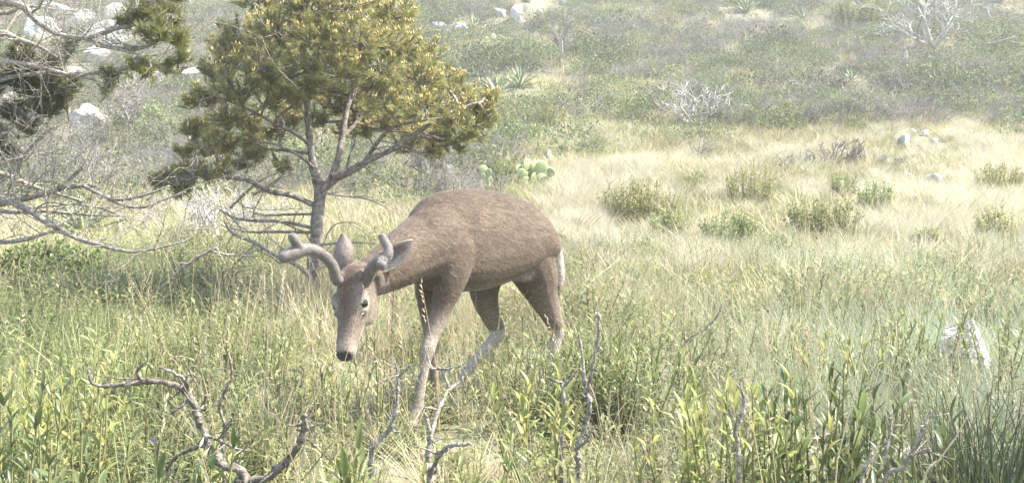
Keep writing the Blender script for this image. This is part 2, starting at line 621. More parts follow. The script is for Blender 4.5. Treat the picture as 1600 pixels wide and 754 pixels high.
# ------------------------------------------------------------------ foliage meshes for the scattered ground vegetation
def blades(n, hmin, hmax, spread, lean, width, segs, c0, c1, r, bend=.6, dead=0, deadc=(.5, .42, .25), wind=0.0):
    """n grass blades in one tuft: tapering bent strips (vectorised)"""
    h = r.uniform(hmin, hmax, n)
    a = r.uniform(0, 2 * np.pi, n)
    rad = spread * np.sqrt(r.uniform(0, 1, n))
    bx, by = rad * np.cos(a), rad * np.sin(a)
    la = a + r.normal(0, .7, n)
    lx, ly = np.cos(la), np.sin(la)
    lam = np.abs(r.normal(lean, lean * .5, n))
    bd = r.uniform(.2, 1, n) * bend
    fa = r.uniform(0, 2 * np.pi, n)
    fx, fy = np.cos(fa), np.sin(fa)
    V = np.zeros((n, 2 * segs + 1, 3)); C = np.zeros((n, 2 * segs + 1, 3))
    base = np.asarray(c0)[None] + (np.asarray(c1) - np.asarray(c0))[None] * r.uniform(0, 1, (n, 1))
    dm = r.uniform(0, 1, n) < dead
    base[dm] = np.asarray(deadc) * r.uniform(.7, 1.2, (dm.sum(), 1))
    for s in range(segs + 1):
        t = s / segs
        off = h * (lam * t + bd * t * t * lam * 1.5)
        cx = bx + lx * off + wind * h * t * t
        cy = by + ly * off
        cz = h * (t - .35 * bd * t * t * np.minimum(lam * 2, 1))
        wd = width * (1 - t * .75) * .5
        if s == segs:
            V[:, 2 * segs] = np.stack([cx, cy, cz], 1); C[:, 2 * segs] = base
        else:
            V[:, 2 * s] = np.stack([cx - fx * wd, cy - fy * wd, cz], 1)
            V[:, 2 * s + 1] = np.stack([cx + fx * wd, cy + fy * wd, cz], 1)
            C[:, 2 * s] = C[:, 2 * s + 1] = base
    Fs = []
    for s in range(segs - 1):
        q = np.array([2 * s, 2 * s + 1, 2 * s + 3, 2 * s + 2])
        Fs.append(np.stack([q[[0, 1, 2]], q[[0, 2, 3]]]))
    Fs.append(np.array([[2 * segs - 2, 2 * segs - 1, 2 * segs]]))
    Fl = np.vstack(Fs)
    Fa = (Fl[None] + (np.arange(n) * (2 * segs + 1))[:, None, None]).reshape(-1, 3)
    return V.reshape(-1, 3), Fa, C.reshape(-1, 3)


def leaves(P, D, U, L, W, C, fold=.25, droop=.25):
    """pointed leaves: base P, direction D, up U, length L, width W; 6 verts each"""
    n = len(P)
    D = D / np.linalg.norm(D, axis=1, keepdims=True)
    S = np.cross(D, U); S /= np.linalg.norm(S, axis=1, keepdims=True) + 1e-9
    Nn = np.cross(S, D)
    L = L[:, None]; W = W[:, None]
    V = np.zeros((n, 6, 3))
    V[:, 0] = P
    V[:, 1] = P + D * L * .4 - S * W * .5 + Nn * W * fold
    V[:, 2] = P + D * L * .45 - Nn * 0
    V[:, 3] = P + D * L * .4 + S * W * .5 + Nn * W * fold
    V[:, 4] = P + D * L * .75 - S * W * 0 - Nn * L * droop * .3
    V[:, 5] = P + D * L - Nn * L * droop
    Fl = np.array([[0, 2, 1], [0, 3, 2], [1, 2, 4], [2, 3, 4], [1, 4, 5], [4, 3, 5]])
    Fa = (Fl[None] + (np.arange(n) * 6)[:, None, None]).reshape(-1, 3)
    return V.reshape(-1, 3), Fa, np.repeat(C, 6, 0)


def cat_geo(parts):
    V, Fa, C, o = [], [], [], 0
    for v, f, c in parts:
        V.append(v); Fa.append(f + o); C.append(c); o += len(v)
    return np.vstack(V), np.vstack(Fa), np.vstack(C)


def ribbons(segs_, C):
    """thin three-sided twigs: list of (p, q, r0, r1)"""
    V, Fa = [], []
    for i, (p, q, r0, r1) in enumerate(segs_):
        d = np.asarray(q) - np.asarray(p)
        d = d / (np.linalg.norm(d) + 1e-9)
        a = np.cross(d, [.3, .5, .81]); a /= np.linalg.norm(a) + 1e-9
        b = np.cross(d, a)
        for k in range(3):
            t = 2.0944 * k
            o = a * math.cos(t) + b * math.sin(t)
            V.append(np.asarray(p) + o * r0)
        for k in range(3):
            t = 2.0944 * k
            o = a * math.cos(t) + b * math.sin(t)
            V.append(np.asarray(q) + o * r1)
        o = i * 6
        for k in range(3):
            k2 = (k + 1) % 3
            Fa += [(o + k, o + k2, o + 3 + k2), (o + k, o + 3 + k2, o + 3 + k)]
    V = np.array(V)
    return V, np.array(Fa), np.broadcast_to(np.asarray(C), V.shape).copy()


def twig_segs(r, n, H, spread, depth=2, wob=.35, r0=.006):
    out = []

    def rec(p, d, L, rad, dep):
        k = 3
        for i in range(k):
            d = d + r.normal(0, wob * .5, 3); d /= np.linalg.norm(d)
            q = p + d * L / k
            out.append((p, q, rad, rad * .8))
            p = q; rad *= .8
            if dep > 0:
                for _ in range(2):
                    nd = d + r.normal(0, .65, 3); nd[2] = nd[2] * .6 + .1
                    rec(p, nd / np.linalg.norm(nd), L * .55 * r.uniform(.6, 1.2), rad * .7, dep - 1)
    for i in range(n):
        a = r.uniform(0, 6.283)
        t = r.uniform(.1, 1)
        d = np.array([math.cos(a) * t * spread, math.sin(a) * t * spread, 1.0])
        rec(np.array([math.cos(a) * .05, math.sin(a) * .05, 0]) * t, d / np.linalg.norm(d), H * r.uniform(.6, 1), r0, depth)
    return out


def scatter(name, meshes, pts, rot, scl, vi, tint, label, cat=None):
    """one stuff object: geometry nodes place the tuft meshes on the points"""
    me = bpy.data.meshes.new(name)
    n = len(pts)
    me.vertices.add(n)
    me.vertices.foreach_set('co', np.asarray(pts, np.float32).ravel())
    a = me.attributes.new('rot', 'FLOAT_VECTOR', 'POINT'); a.data.foreach_set('vector', np.asarray(rot, np.float32).ravel())
    a = me.attributes.new('scl', 'FLOAT_VECTOR', 'POINT'); a.data.foreach_set('vector', np.asarray(scl, np.float32).ravel())
    a = me.attributes.new('vi', 'INT', 'POINT'); a.data.foreach_set('value', np.asarray(vi, np.int32))
    a = me.attributes.new('tint', 'FLOAT_COLOR', 'POINT')
    c = np.ones((n, 4), np.float32); c[:, :3] = tint
    a.data.foreach_set('color', c.ravel())
    o = link(name, me)
    tag(o, label, cat, None, 'stuff')
    ng = bpy.data.node_groups.new(name + '_scatter', 'GeometryNodeTree')
    ng.interface.new_socket('Geometry', in_out='INPUT', socket_type='NodeSocketGeometry')
    ng.interface.new_socket('Geometry', in_out='OUTPUT', socket_type='NodeSocketGeometry')
    gi = ng.nodes.new('NodeGroupInput'); go = ng.nodes.new('NodeGroupOutput')
    ip = ng.nodes.new('GeometryNodeInstanceOnPoints')
    jn = ng.nodes.new('GeometryNodeJoinGeometry')
    for m_ in reversed(meshes):
        src = bpy.data.objects.new(m_.name, m_)       # only the mesh is used, never linked to the scene
        oi = ng.nodes.new('GeometryNodeObjectInfo')
        oi.inputs['Object'].default_value = src
        g2 = ng.nodes.new('GeometryNodeGeometryToInstance')
        ng.links.new(oi.outputs['Geometry'], g2.inputs[0])
        ng.links.new(g2.outputs[0], jn.inputs[0])
    ip.inputs['Pick Instance'].default_value = True

    def attr(nm, dt):
        q = ng.nodes.new('GeometryNodeInputNamedAttribute')
        q.data_type = dt
        q.inputs['Name'].default_value = nm
        return q.outputs['Attribute']
    m2p = ng.nodes.new('GeometryNodeMeshToPoints')
    ng.links.new(gi.outputs[0], m2p.inputs['Mesh'])
    ng.links.new(m2p.outputs[0], ip.inputs['Points'])
    ng.links.new(jn.outputs[0], ip.inputs['Instance'])
    ng.links.new(attr('vi', 'INT'), ip.inputs['Instance Index'])
    e2r = ng.nodes.new('FunctionNodeEulerToRotation')
    ng.links.new(attr('rot', 'FLOAT_VECTOR'), e2r.inputs[0])
    ng.links.new(e2r.outputs[0], ip.inputs['Rotation'])
    ng.links.new(attr('scl', 'FLOAT_VECTOR'), ip.inputs['Scale'])
    ng.links.new(ip.outputs[0], go.inputs[0])
    md = o.modifiers.new('scatter', 'NODES')
    md.node_group = ng
    return o


def field(n, y0, y1, pad=.9, fac=.58):
    """n random points, uniform per area over the wedge the place shows (with a margin)"""
    out = []
    wmax = fac * y1 + pad
    tot = 0
    while tot < n:
        y = rng.uniform(y0, y1, n * 2); x = rng.uniform(-wmax, wmax, n * 2)
        k = np.abs(x) < fac * y + pad
        q = np.stack([x[k], y[k]], 1)
        out.append(q); tot += len(q)
    return np.vstack(out)[:n]


def proj(P):
    """where ground points fall in the photograph, to know which plant cover grows there"""
    x, y = P[:, 0], P[:, 1]
    z = hz(x, y)
    dy, dz = y, z - CAM.z
    f = dy * math.cos(PITCH) - dz * math.sin(PITCH)
    u = dy * math.sin(PITCH) + dz * math.cos(PITCH)
    return 800 + F * x / f, 377 - F * u / f


_perm = np.random.default_rng(5).uniform(0, 1, (64, 64))


def vnoise(x, y):
    """smooth value noise 0..1"""
    xi, yi = np.floor(x).astype(int), np.floor(y).astype(int)
    fx, fy = x - xi, y - yi
    fx = fx * fx * (3 - 2 * fx); fy = fy * fy * (3 - 2 * fy)
    g_ = lambda a, b: _perm[a % 64, b % 64]
    return (g_(xi, yi) * (1 - fx) + g_(xi + 1, yi) * fx) * (1 - fy) + (g_(xi, yi + 1) * (1 - fx) + g_(xi + 1, yi + 1) * fx) * fy


def rock_cleared(P):
    k = np.ones(len(P), bool)
    for x, y, r, reach, hard in CLEAR:
        if hard >= .97:
            k &= ~((np.abs(P[:, 0] - x) < r * .8) & (P[:, 1] > y - reach * .6) & (P[:, 1] < y + r))
    return P[k]


def cleared(P):
    k = np.ones(len(P), bool)
    for x, y, r, reach, hard in CLEAR:
        m = (np.abs(P[:, 0] - x) < r) & (P[:, 1] > y - reach) & (P[:, 1] < y + r)
        k &= ~(m & (rng.uniform(0, 1, len(P)) < hard))
    return P[k]


def place(P, smin, smax, nv, lean=.12, hs=(1, 1)):
    n = len(P)
    pts = np.stack([P[:, 0], P[:, 1], hz(P[:, 0], P[:, 1]) - .01], 1)
    rot = np.stack([rng.normal(0, lean, n), rng.normal(0, lean, n), rng.uniform(0, 6.283, n)], 1)
    s = rng.uniform(smin, smax, n)
    scl = np.stack([s, s, s * rng.uniform(hs[0], hs[1], n)], 1)
    return pts, rot, scl, rng.integers(0, nv, n)


# ------------------------------------------------------------------ needle tufts
def tuft_arrays(P, D, n, L, r, c_lo, c_hi, wid=.0032, open_=.75):
    """needle tufts at P along D: n needles each, one slim triangle per needle"""
    m = len(P)
    D = D / np.linalg.norm(D, axis=1, keepdims=True)
    A = np.cross(D, np.tile([.31, .47, .83], (m, 1))); A /= np.linalg.norm(A, axis=1, keepdims=True)
    B = np.cross(D, A)
    ph = r.uniform(0, 6.283, (m, n)); t = r.uniform(0, 1, (m, n))
    op = open_ * (.35 + .8 * r.uniform(0, 1, (m, n)))
    dirs = D[:, None] * np.cos(op)[..., None] + (A[:, None] * np.cos(ph)[..., None] + B[:, None] * np.sin(ph)[..., None]) * np.sin(op)[..., None]
    base = P[:, None] - D[:, None] * (t * L * .9)[..., None]
    ln = (L * r.uniform(.65, 1.1, (m, n)))[..., None]
    sd = np.cross(dirs, r.normal(0, 1, (m, n, 3))); sd /= np.linalg.norm(sd, axis=2, keepdims=True) + 1e-9
    V = np.stack([base - sd * wid * .5, base + sd * wid * .5, base + dirs * ln], 2).reshape(-1, 3)
    Fa = np.arange(m * n * 3).reshape(-1, 3)
    k = r.uniform(0, 1, (m, 1)) * .75 + r.uniform(0, 1, (m, n)) * .25
    C = np.asarray(c_lo) + (np.asarray(c_hi) - np.asarray(c_lo)) * k[..., None]
    C = np.repeat(C.reshape(-1, 3), 3, 0)
    return V, Fa, C


def candle_arrays(P, r, h=.034, rad=.0045):
    """upright new shoots: slim four-sided spindles, three or four to a tuft"""
    V, Fa = [], []
    o = 0
    for p in P:
        for k in range(r.integers(2, 5)):
            d = np.array([*r.normal(0, .28, 2), 1.0]); d /= np.linalg.norm(d)
            hh = h * r.uniform(.5, 1.2)
            b = p + d * .006 + np.array([*r.normal(0, .008, 2), 0])
            a = np.array([1, 0, 0.]); c = np.array([0, 1., 0])
            V += [b, b + d * hh * .5 + a * rad, b + d * hh * .5 + c * rad, b + d * hh * .5 - a * rad, b + d * hh * .5 - c * rad, b + d * hh]
            for q in range(4):
                q2 = (q + 1) % 4
                Fa += [(o, o + 1 + q2, o + 1 + q), (o + 5, o + 1 + q, o + 1 + q2)]
            o += 6
    return np.array(V), np.array(Fa)


def nearest(nodes, p):
    best, bd = None, 1e9
    for q, r in nodes:
        d = (q - p).length + max(0, q.z - p.z) * .8
        if d < bd:
            best, bd = (q, r), d
    return best


def curved(p, q, sag, wob=.04):
    L = (q - p).length
    m1 = p.lerp(q, .35) + Vector((0, 0, -sag * L)) + rv(wob * L)
    m2 = p.lerp(q, .72) + Vector((0, 0, -sag * .6 * L)) + rv(wob * L)
    return [p, m1, m2, q]


def pine(name, label, base, limbs, clumps, seed, tufts=26, needle=.056, c_lo=(.14, .15, .06), c_hi=(.50, .47, .18), candles=.55, nper=38, bark='bark', dead=(), group=None, wid=.0034, thick=.62, clumps2=(), twiggy=1):
    """limbs: list of (points, radii); clumps: list of (centre Vector, radius, weight)"""
    r_ = np.random.default_rng(seed)
    t = thing(name, base, label, 'tree', group)
    nodes = []
    tr = MB()
    for i, (pts, rad) in enumerate(limbs):
        Q, S = catmull(pts, rad, 5)
        S = [s * (1 + rnd.uniform(-.10, .10)) * (thick if i else 1) for s in S]
        if i == 0:
            tr.tube(Q, S, 10, jit=.08)
            part('trunk', tr, M[bark], t)
        else:
            lb = MB(); lb.tube(Q, S, 7, jit=.08)
            # short side twigs and stubs
            for q, s in list(zip(Q, S))[3::(3 if twiggy == 1 else 2)]:
                if rnd.random() < .7 * twiggy:
                    d = rv(); d.z = abs(d.z) * .5
                    grow(lb, q, d, rnd.uniform(.08, .3) * (1 if twiggy == 1 else 1.5), max(s * .35, .002), twiggy, 3, .25, .7, .6, .02)
            part('branch', lb, M[bark], t)
        nodes += [(q, s) for q, s in zip(Q, S)][4 if i == 0 else 2:]
    tw_ = MB()
    TP, TD, n1 = [], [], 0
    for ci, (c, rad, wgt) in enumerate(list(clumps) + list(clumps2)):
        if ci == len(clumps):
            n1 = len(TP)
        q, s = nearest(nodes, c)
        path = curved(q, c, .06)
        Q, S = catmull(path, [min(s * .7, .016), .010, .008, .006], 4)
        tw_.tube(Q, S, 5)
        nn = int(tufts * wgt)
        for k in range(nn):
            d = rv(); d.z = d.z * .75 + .25
            d.normalize()
            rr = rad * (rnd.uniform(.35, 1.0) ** .6)
            p = c + Vector((d.x * rr, d.y * rr, d.z * rr * .85))
            hub = c + (p - c) * .35 + rv(.02) if rnd.random() < .7 else Q[int(len(Q) * rnd.uniform(.4, .9))]
            mid = hub.lerp(p, .5) + Vector((0, 0, -.02)) + rv(.012)
            tw_.tube([hub, mid, p], [.0042, .0034, .0025], 3, cap=False)
            out = (p - c).normalized() * .8 + (p - hub).normalized() * .5 + Vector((0, 0, .55))
            TP.append(p); TD.append(out.normalized())
            if rnd.random() < .8:
                TP.append(mid + rv(.012)); TD.append((out + rv(.5)).normalized())
    part('twigs', tw_, M[bark], t)['kind'] = 'stuff'
    if TP:
        TPa, TDa = np.array(TP), np.array(TD)
        V, Fa, C = tuft_arrays(TPa, TDa, nper, needle, r_, c_lo, c_hi, wid)
        if clumps2:                                               # the lighter, yellower sprays
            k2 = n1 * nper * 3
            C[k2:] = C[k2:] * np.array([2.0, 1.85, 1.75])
        part('crown', mesh_from('crown', V, Fa, M['needle'], False, C), None, t)
        if candles > 0:
            zc = TPa[:, 2]
            kk = (r_.uniform(0, 1, len(TPa)) < candles) & (TDa[:, 2] > .35)
            V, Fa = candle_arrays(TPa[kk], r_)
            part('candles', mesh_from('candles', V, Fa, M['candle']), None, t)['kind'] = 'stuff'
    for pts, rad in dead:
        db = MB()
        Q, S = catmull(pts, rad, 4)
        db.tube(Q, S, 6, jit=.12)
        for q, s in list(zip(Q, S))[2::2]:
            if rnd.random() < .75:
                d = rv() + (Vector(pts[-1]) - Vector(pts[0])).normalized() * .8
                grow(db, q, d, rnd.uniform(.1, .38), max(s * .5, .0024), 2, 3, .26, .65, .6, .0)
        part('dead_branch', db, M['dead_bark'], t)
    return t


def PL(Y, *pp):
    """polyline of photo points, each with its own distance offset"""
    return [at(p[0], p[1], Y + (p[2] if len(p) > 2 else 0)) for p in pp]


# main pine ------------------------------------------------------------------
PY = 7.0
tb = gnd(at(488, 495, PY).x, PY)
k_ = PY / F
limbs = [
    ([tb + Vector((0, 0, -.05))] + PL(PY, (489, 440), (493, 380), (497, 330), (500, 296), (490, 262), (484, 220), (480, 165), (478, 110), (472, 55), (470, 0), (474, -50), (480, -95)),
     [.056, .046, .040, .039, .042, .027, .024, .021, .019, .016, .013, .010, .006]),
    (PL(PY, (503, 298), (522, 280, -.05), (545, 268, -.12), (580, 248, -.2), (615, 232, -.25), (655, 205, -.3), (700, 178, -.3), (745, 160, -.25)), [.05, .046, .042, .036, .03, .024, .016, .009]),
    (PL(PY, (515, 284, 0), (527, 255, .08), (535, 215, .15), (542, 170, .2), (560, 120, .25), (580, 70, .25), (595, 20, .2)), [.042, .038, .034, .03, .024, .017, .01]),
    (PL(PY, (570, 253, -.18), (588, 225, -.25), (612, 200, -.35), (650, 190, -.45), (690, 184, -.5)), [.026, .022, .018, .014, .008]),
    (PL(PY, (484, 225), (455, 205, -.1), (415, 185, -.2), (375, 165, -.28), (335, 150, -.3)), [.026, .022, .018, .014, .008]),
    (PL(PY, (481, 165), (450, 130, .1), (415, 105, .2), (385, 80, .25)), [.024, .02, .015, .008]),
    (PL(PY, (479, 130), (510, 105, -.15), (545, 90, -.3), (590, 80, -.4)), [.024, .02, .015, .008]),
    (PL(PY, (535, 215, .15), (575, 175, .3), (620, 140, .4), (670, 115, .45)), [.026, .022, .015, .008]),
    (PL(PY, (486, 240), (450, 235, .15), (405, 232, .3), (360, 225, .4), (320, 215, .45)), [.022, .018, .014, .011, .007]),
    (PL(PY, (490, 262), (470, 245, -.2), (430, 225, -.4), (400, 220, -.5)), [.02, .016, .012, .007]),
    (PL(PY, (498, 324), (455, 305, -.06), (425, 300, -.1), (395, 285, -.12), (365, 278, -.15), (325, 276, -.2), (290, 280, -.22)), [.03, .028, .026, .022, .02, .014, .009]),
    (PL(PY, (474, 60), (440, 35, -.1), (410, 10, -.15)), [.018, .013, .007]),
    (PL(PY, (472, 60), (510, 30, -.1), (550, 5, -.15)), [.018, .013, .007]),
]
cl = []
for (x, y, r, dz) in [
    (480, -75, 45, 0), (440, -45, 50, .1), (530, -50, 55, 0), (585, -25, 48, .1), (400, -5, 48, 0), (480, 5, 55, -.25), (545, 10, 55, -.3), (610, 25, 48, 0), (425, 45, 52, -.3), (375, 55, 42, 0),
    (490, 60, 55, -.4), (560, 65, 55, -.4), (625, 70, 48, -.2), (665, 85, 38, 0), (355, 95, 42, -.1), (410, 100, 48, -.35), (465, 105, 40, -.45), (530, 110, 48, -.45), (595, 115, 48, -.4), (650, 120, 45, -.3),
    (695, 125, 36, -.1), (725, 150, 36, -.1), (750, 165, 24, -.15), (375, 140, 44, -.3), (325, 140, 28, -.15), (300, 155, 16, -.2), (425, 150, 36, -.35), (600, 160, 40, -.45), (660, 165, 44, -.4), (710, 185, 36, -.3), (738, 195, 24, -.2),
    (645, 200, 30, .25), (690, 212, 30, -.1), (655, 215, 25, .1), (350, 185, 34, -.1), (390, 190, 36, .2), (320, 195, 28, .1), (420, 205, 26, .35), (360, 225, 30, .35), (320, 232, 26, .35), (400, 240, 22, .4),
    (300, 265, 24, -.1), (268, 272, 22, -.15), (285, 295, 20, -.1), (245, 280, 16, -.15), (330, 268, 18, -.2), (375, 255, 22, .3), (440, 258, 16, .3), (560, 145, 36, .35), (510, 140, 30, .4), (600, 60, 50, .45), (500, 40, 55, .5), (430, 90, 50, .5), (540, 90, 55, .5), (660, 130, 45, .5),
    (575, 200, 22, .3), (350, 260, 20, .1), (470, 150, 30, -.35), (520, 165, 30, .3), (560, 180, 30, .35), (605, 190, 28, .3), (445, 185, 30, .3), (495, 185, 26, .4), (540, 205, 24, .4), (480, 130, 30, -.4), (635, 225, 24, -.1), (680, 235, 22, 0),
    (715, 222, 24, -.1), (745, 205, 22, -.1), (762, 182, 18, -.1), (765, 150, 16, -.1), (340, 212, 26, -.2), (300, 200, 20, 0), (290, 235, 20, .1), (400, 225, 26, -.2), (430, 130, 36, -.2), (330, 110, 26, 0), (345, 70, 26, .1)]:
    cl.append((at(x, y, PY + dz), r * k_, max(.35, (r / 45.0) ** 1.7)))
dead = [
    (PL(PY, (493, 357), (440, 346, -.05), (400, 345, -.1), (365, 340, -.12), (340, 325, -.12)), [.013, .012, .010, .008, .004]),
    (PL(PY, (490, 436, -.02), (465, 415, -.1), (435, 400, -.15), (400, 380, -.2), (365, 365, -.25), (350, 345, -.3)), [.017, .015, .013, .012, .010, .005]),
    (PL(PY, (495, 383), (520, 380, -.05), (550, 379, -.08), (585, 380, -.1)), [.011, .009, .007, .004]),
    (PL(PY, (492, 363), (430, 362, .1), (390, 362, .15), (345, 352, .2)), [.012, .010, .008, .004]),
    (PL(PY, (496, 334), (450, 335, .1), (415, 336, .15), (390, 330, .2)), [.010, .009, .007, .004]),
    (PL(PY, (489, 457, -.01), (440, 452, -.12), (395, 450, -.2), (335, 440, -.3)), [.009, .008, .006, .004]),
    (PL(PY, (395, 305, -.12), (420, 290, -.1), (440, 275, -.1), (450, 265, -.1)), [.010, .009, .007, .004]),
    (PL(PY, (360, 325, .1), (385, 300, .1), (410, 280, .1), (445, 265, .1)), [.010, .009, .007, .004]),
    (PL(PY, (499, 300), (530, 305, .05), (570, 310, .1), (600, 322, .15)), [.010, .008, .006, .004]),
]
pine('pine_tree', 'small pine with orange-tipped green crown and forked trunk behind the deer head', tb, limbs, cl, 21, tufts=46, dead=dead)

# pine at the left edge, mostly bare branches -----------------------------------
LY = 5.6
lb_ = gnd(at(-190, 480, LY).x, LY)
limbs = [
    ([lb_ + Vector((0, 0, -.05))] + PL(LY, (-185, 420), (-178, 330), (-172, 230), (-168, 120), (-160, 20), (-150, -80), (-140, -170)), [.10, .09, .08, .075, .065, .05, .035, .015]),
    (PL(LY, (-165, 90), (-80, 20), (20, 5, -.2), (60, 35, -.25), (95, 55, -.28), (130, 60, -.3), (165, 72, -.3), (215, 85, -.35)), [.035, .03, .022, .018, .015, .012, .009, .005]),
    (PL(LY, (-172, 200), (-80, 130), (0, 100, -.1), (60, 105, -.1), (110, 118, -.1), (150, 125, -.15)), [.03, .024, .018, .014, .010, .006]),
    (PL(LY, (-165, 60), (-60, 60), (0, 52, -.1), (30, 62, -.1), (65, 75, -.12), (90, 90, -.15)), [.03, .022, .018, .015, .011, .006]),
    (PL(LY, (-150, -60), (-60, -20), (0, 20, .1), (40, 10, .1), (85, 15, .1)), [.025, .02, .014, .01, .006]),
    (PL(LY, (-175, 250), (-90, 160, .1), (0, 125, .2), (55, 115, .2), (100, 108, .2)), [.025, .02, .016, .012, .006]),
    (PL(LY, (-178, 330), (-80, 300), (0, 310, -.2), (40, 325, -.25), (70, 345, -.3), (95, 358, -.3), (120, 372, -.3), (165, 385, -.35), (205, 393, -.35), (245, 388, -.4), (290, 376, -.4)), [.035, .03, .024, .022, .019, .016, .013, .011, .009, .007, .004]),
    (PL(LY, (-178, 340), (-80, 330), (0, 318, -.1), (60, 305, -.1), (95, 290, -.15), (130, 262, -.2)), [.03, .024, .02, .015, .012, .005]),
    (PL(LY, (-178, 350), (-80, 370), (0, 378, -.3), (45, 372, -.35), (90, 358, -.3)), [.022, .02, .014, .011, .006]),
    (PL(LY, (-175, 260), (-90, 250), (0, 270, .1), (50, 290, .1), (120, 312, .05), (190, 337, 0)), [.026, .022, .016, .012, .009, .004]),
    (PL(LY, (-176, 290), (-90, 300), (0, 283, .2), (40, 240, .3), (75, 205, .3), (108, 190, .35)), [.026, .02, .015, .012, .009, .004]),
    (PL(LY, (-172, 210), (-90, 190), (0, 210, .2), (30, 185, .25), (60, 165, .3)), [.022, .018, .012, .008, .004]),
    (PL(LY, (-176, 300), (-60, 320), (10, 330, 0), (70, 330, 0), (130, 335, 0), (195, 338, 0)), [.022, .02, .016, .012, .009, .004]),
    (PL(LY, (130, 290, -.15), (160, 305, -.2), (185, 312, -.25), (225, 305, -.3), (265, 290, -.3)), [.012, .011, .010, .008, .004]),
    (PL(LY, (160, 305, -.2), (190, 320, -.25), (225, 324, -.3), (255, 312, -.32), (290, 300, -.35)), [.011, .010, .008, .006, .004]),
    (PL(LY, (60, 305, -.1), (110, 292, -.1), (150, 290, -.15)), [.014, .013, .012]),
    (PL(LY, (130, 60, -.3), (155, 54, -.3), (180, 45, -.3), (215, 38, -.3), (245, 30, -.3), (275, 45, -.3)), [.016, .014, .013, .011, .009, .006]),
    (PL(LY, (150, 70, -.3), (200, 77, -.3), (230, 72, -.3), (255, 62, -.3), (280, 75, -.3)), [.014, .012, .010, .008, .005]),
    (PL(LY, (110, 118, -.1), (150, 113, -.15), (190, 108, -.2), (225, 104, -.2), (262, 98, -.2)), [.016, .014, .011, .009, .005]),
    (PL(LY, (-172, 220), (-70, 260), (5, 255, .15), (35, 245, .2), (20, 290, .2)), [.022, .018, .012, .010, .006]),
]
cl = []
for (x, y, r, dz) in [(75, 95, 26, .25), (100, 85, 18, .2), (40, 110, 30, .3), (85, 130, 26, .25), (55, 140, 30, .3), (20, 130, 30, .3), (110, 110, 16, .2), (70, 165, 26, .3), (25, 170, 28, .35), (-25, 140, 40, .3), (-50, 90, 40, .2), (-60, 180, 40, .3),
                      (35, 75, 24, .2), (100, 150, 16, .3), (45, 195, 20, .3), (-100, 20, 60, 0), (-140, -80, 60, 0), (-200, -120, 60, 0), (-220, 20, 60, .1), (-230, 120, 55, .1), (-120, -160, 55, 0), (-10, 210, 24, .3), (-260, -40, 55, 0), (5, 235, 14, .25)]:
    cl.append((at(x + rnd.gauss(0, 6), y + rnd.gauss(0, 8), LY + dz), r * 1.15 * LY / F, max(.3, (r / 32.0) ** 1.7) * 1.0))
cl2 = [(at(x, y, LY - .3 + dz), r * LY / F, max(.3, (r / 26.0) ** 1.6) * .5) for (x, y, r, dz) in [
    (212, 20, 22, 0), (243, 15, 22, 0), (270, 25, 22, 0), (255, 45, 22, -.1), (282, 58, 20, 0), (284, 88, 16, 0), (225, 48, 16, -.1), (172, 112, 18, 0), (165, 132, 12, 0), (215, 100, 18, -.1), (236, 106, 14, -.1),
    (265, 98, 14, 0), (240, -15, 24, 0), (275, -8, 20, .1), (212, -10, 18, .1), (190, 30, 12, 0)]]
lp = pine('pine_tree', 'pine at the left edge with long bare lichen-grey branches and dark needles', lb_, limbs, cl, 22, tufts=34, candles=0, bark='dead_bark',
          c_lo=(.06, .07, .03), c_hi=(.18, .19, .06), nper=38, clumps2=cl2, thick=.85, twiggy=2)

# trees over the camera, out of the picture, whose shade falls into the foreground
def shade_pine(base, h, cr, label, seed, cz=.5):
    limbs = [([base, base + Vector((.05, .02, h * .4)), base + Vector((0, .05, h * .8)), base + Vector((.03, 0, h))], [.09, .08, .05, .015])]
    cl = []
    r_ = random.Random(seed)
    for i in range(26):
        a = i * 2.4; u = math.sqrt((i + .5) / 26)
        z = h * (cz + (1 - cz) * r_.random() * (1 - .5 * u))
        cl.append((base + Vector((math.cos(a) * u * cr, math.sin(a) * u * cr, z)), cr * .3, 1.0))
    return pine('pine_tree', label, base, limbs, cl, seed, tufts=40, candles=.1, c_lo=(.08, .09, .03), c_hi=(.2, .2, .06), nper=30)


shade_pine(gnd(2.35, 2.75), 1.75, .68, 'bushy pine just outside the right edge shading the bottom right corner', 31, .25)


# ------------------------------------------------------------------ bare trees and dead bushes
def bare_tree(px, py, hpx, wpx, label, mat='grey_twig', stems=1, depth=3, name='bare_tree', cat='tree', kids=4, r0=None, lean=0.0, spread=.9, up=.06, group=None, ang=.75, wig=.18, kfrom=.3):
    p = ground_at(px, py)
    s = p.y / F
    H, W = hpx * s, wpx * s
    t = thing(name, p, label, cat, group)
    CLEAR.append((p.x, p.y, W * .35, 1.0, .8))
    global MINR
    MINR = max(.0016, p.y * (.00046 if mat == 'white_dead' and p.y > 15 else .0004))
    r0 = r0 or H * .042
    for k in range(stems):
        mb = MB()
        if stems == 1:
            d = Vector((lean, 0, 1)); L = H * .62
        else:
            a = 2 * math.pi * (k + rnd.random() * .6) / stems
            d = Vector((math.cos(a) * W / H * .5 * spread * rnd.uniform(.5, 1.1) + lean, math.sin(a) * .5 * spread, .75)); L = H * .7 * rnd.uniform(.8, 1.1)
        grow(mb, p + Vector((0, 0, -.03)), d, L, r0 * (1 if stems == 1 else .8), depth, kids, wig, ang, .58, up, None, 6, 6, .4, kfrom)
        part('trunk' if (stems == 1 or k == 0) else 'branch', mb, M[mat], t)
    MINR = .0016
    return t


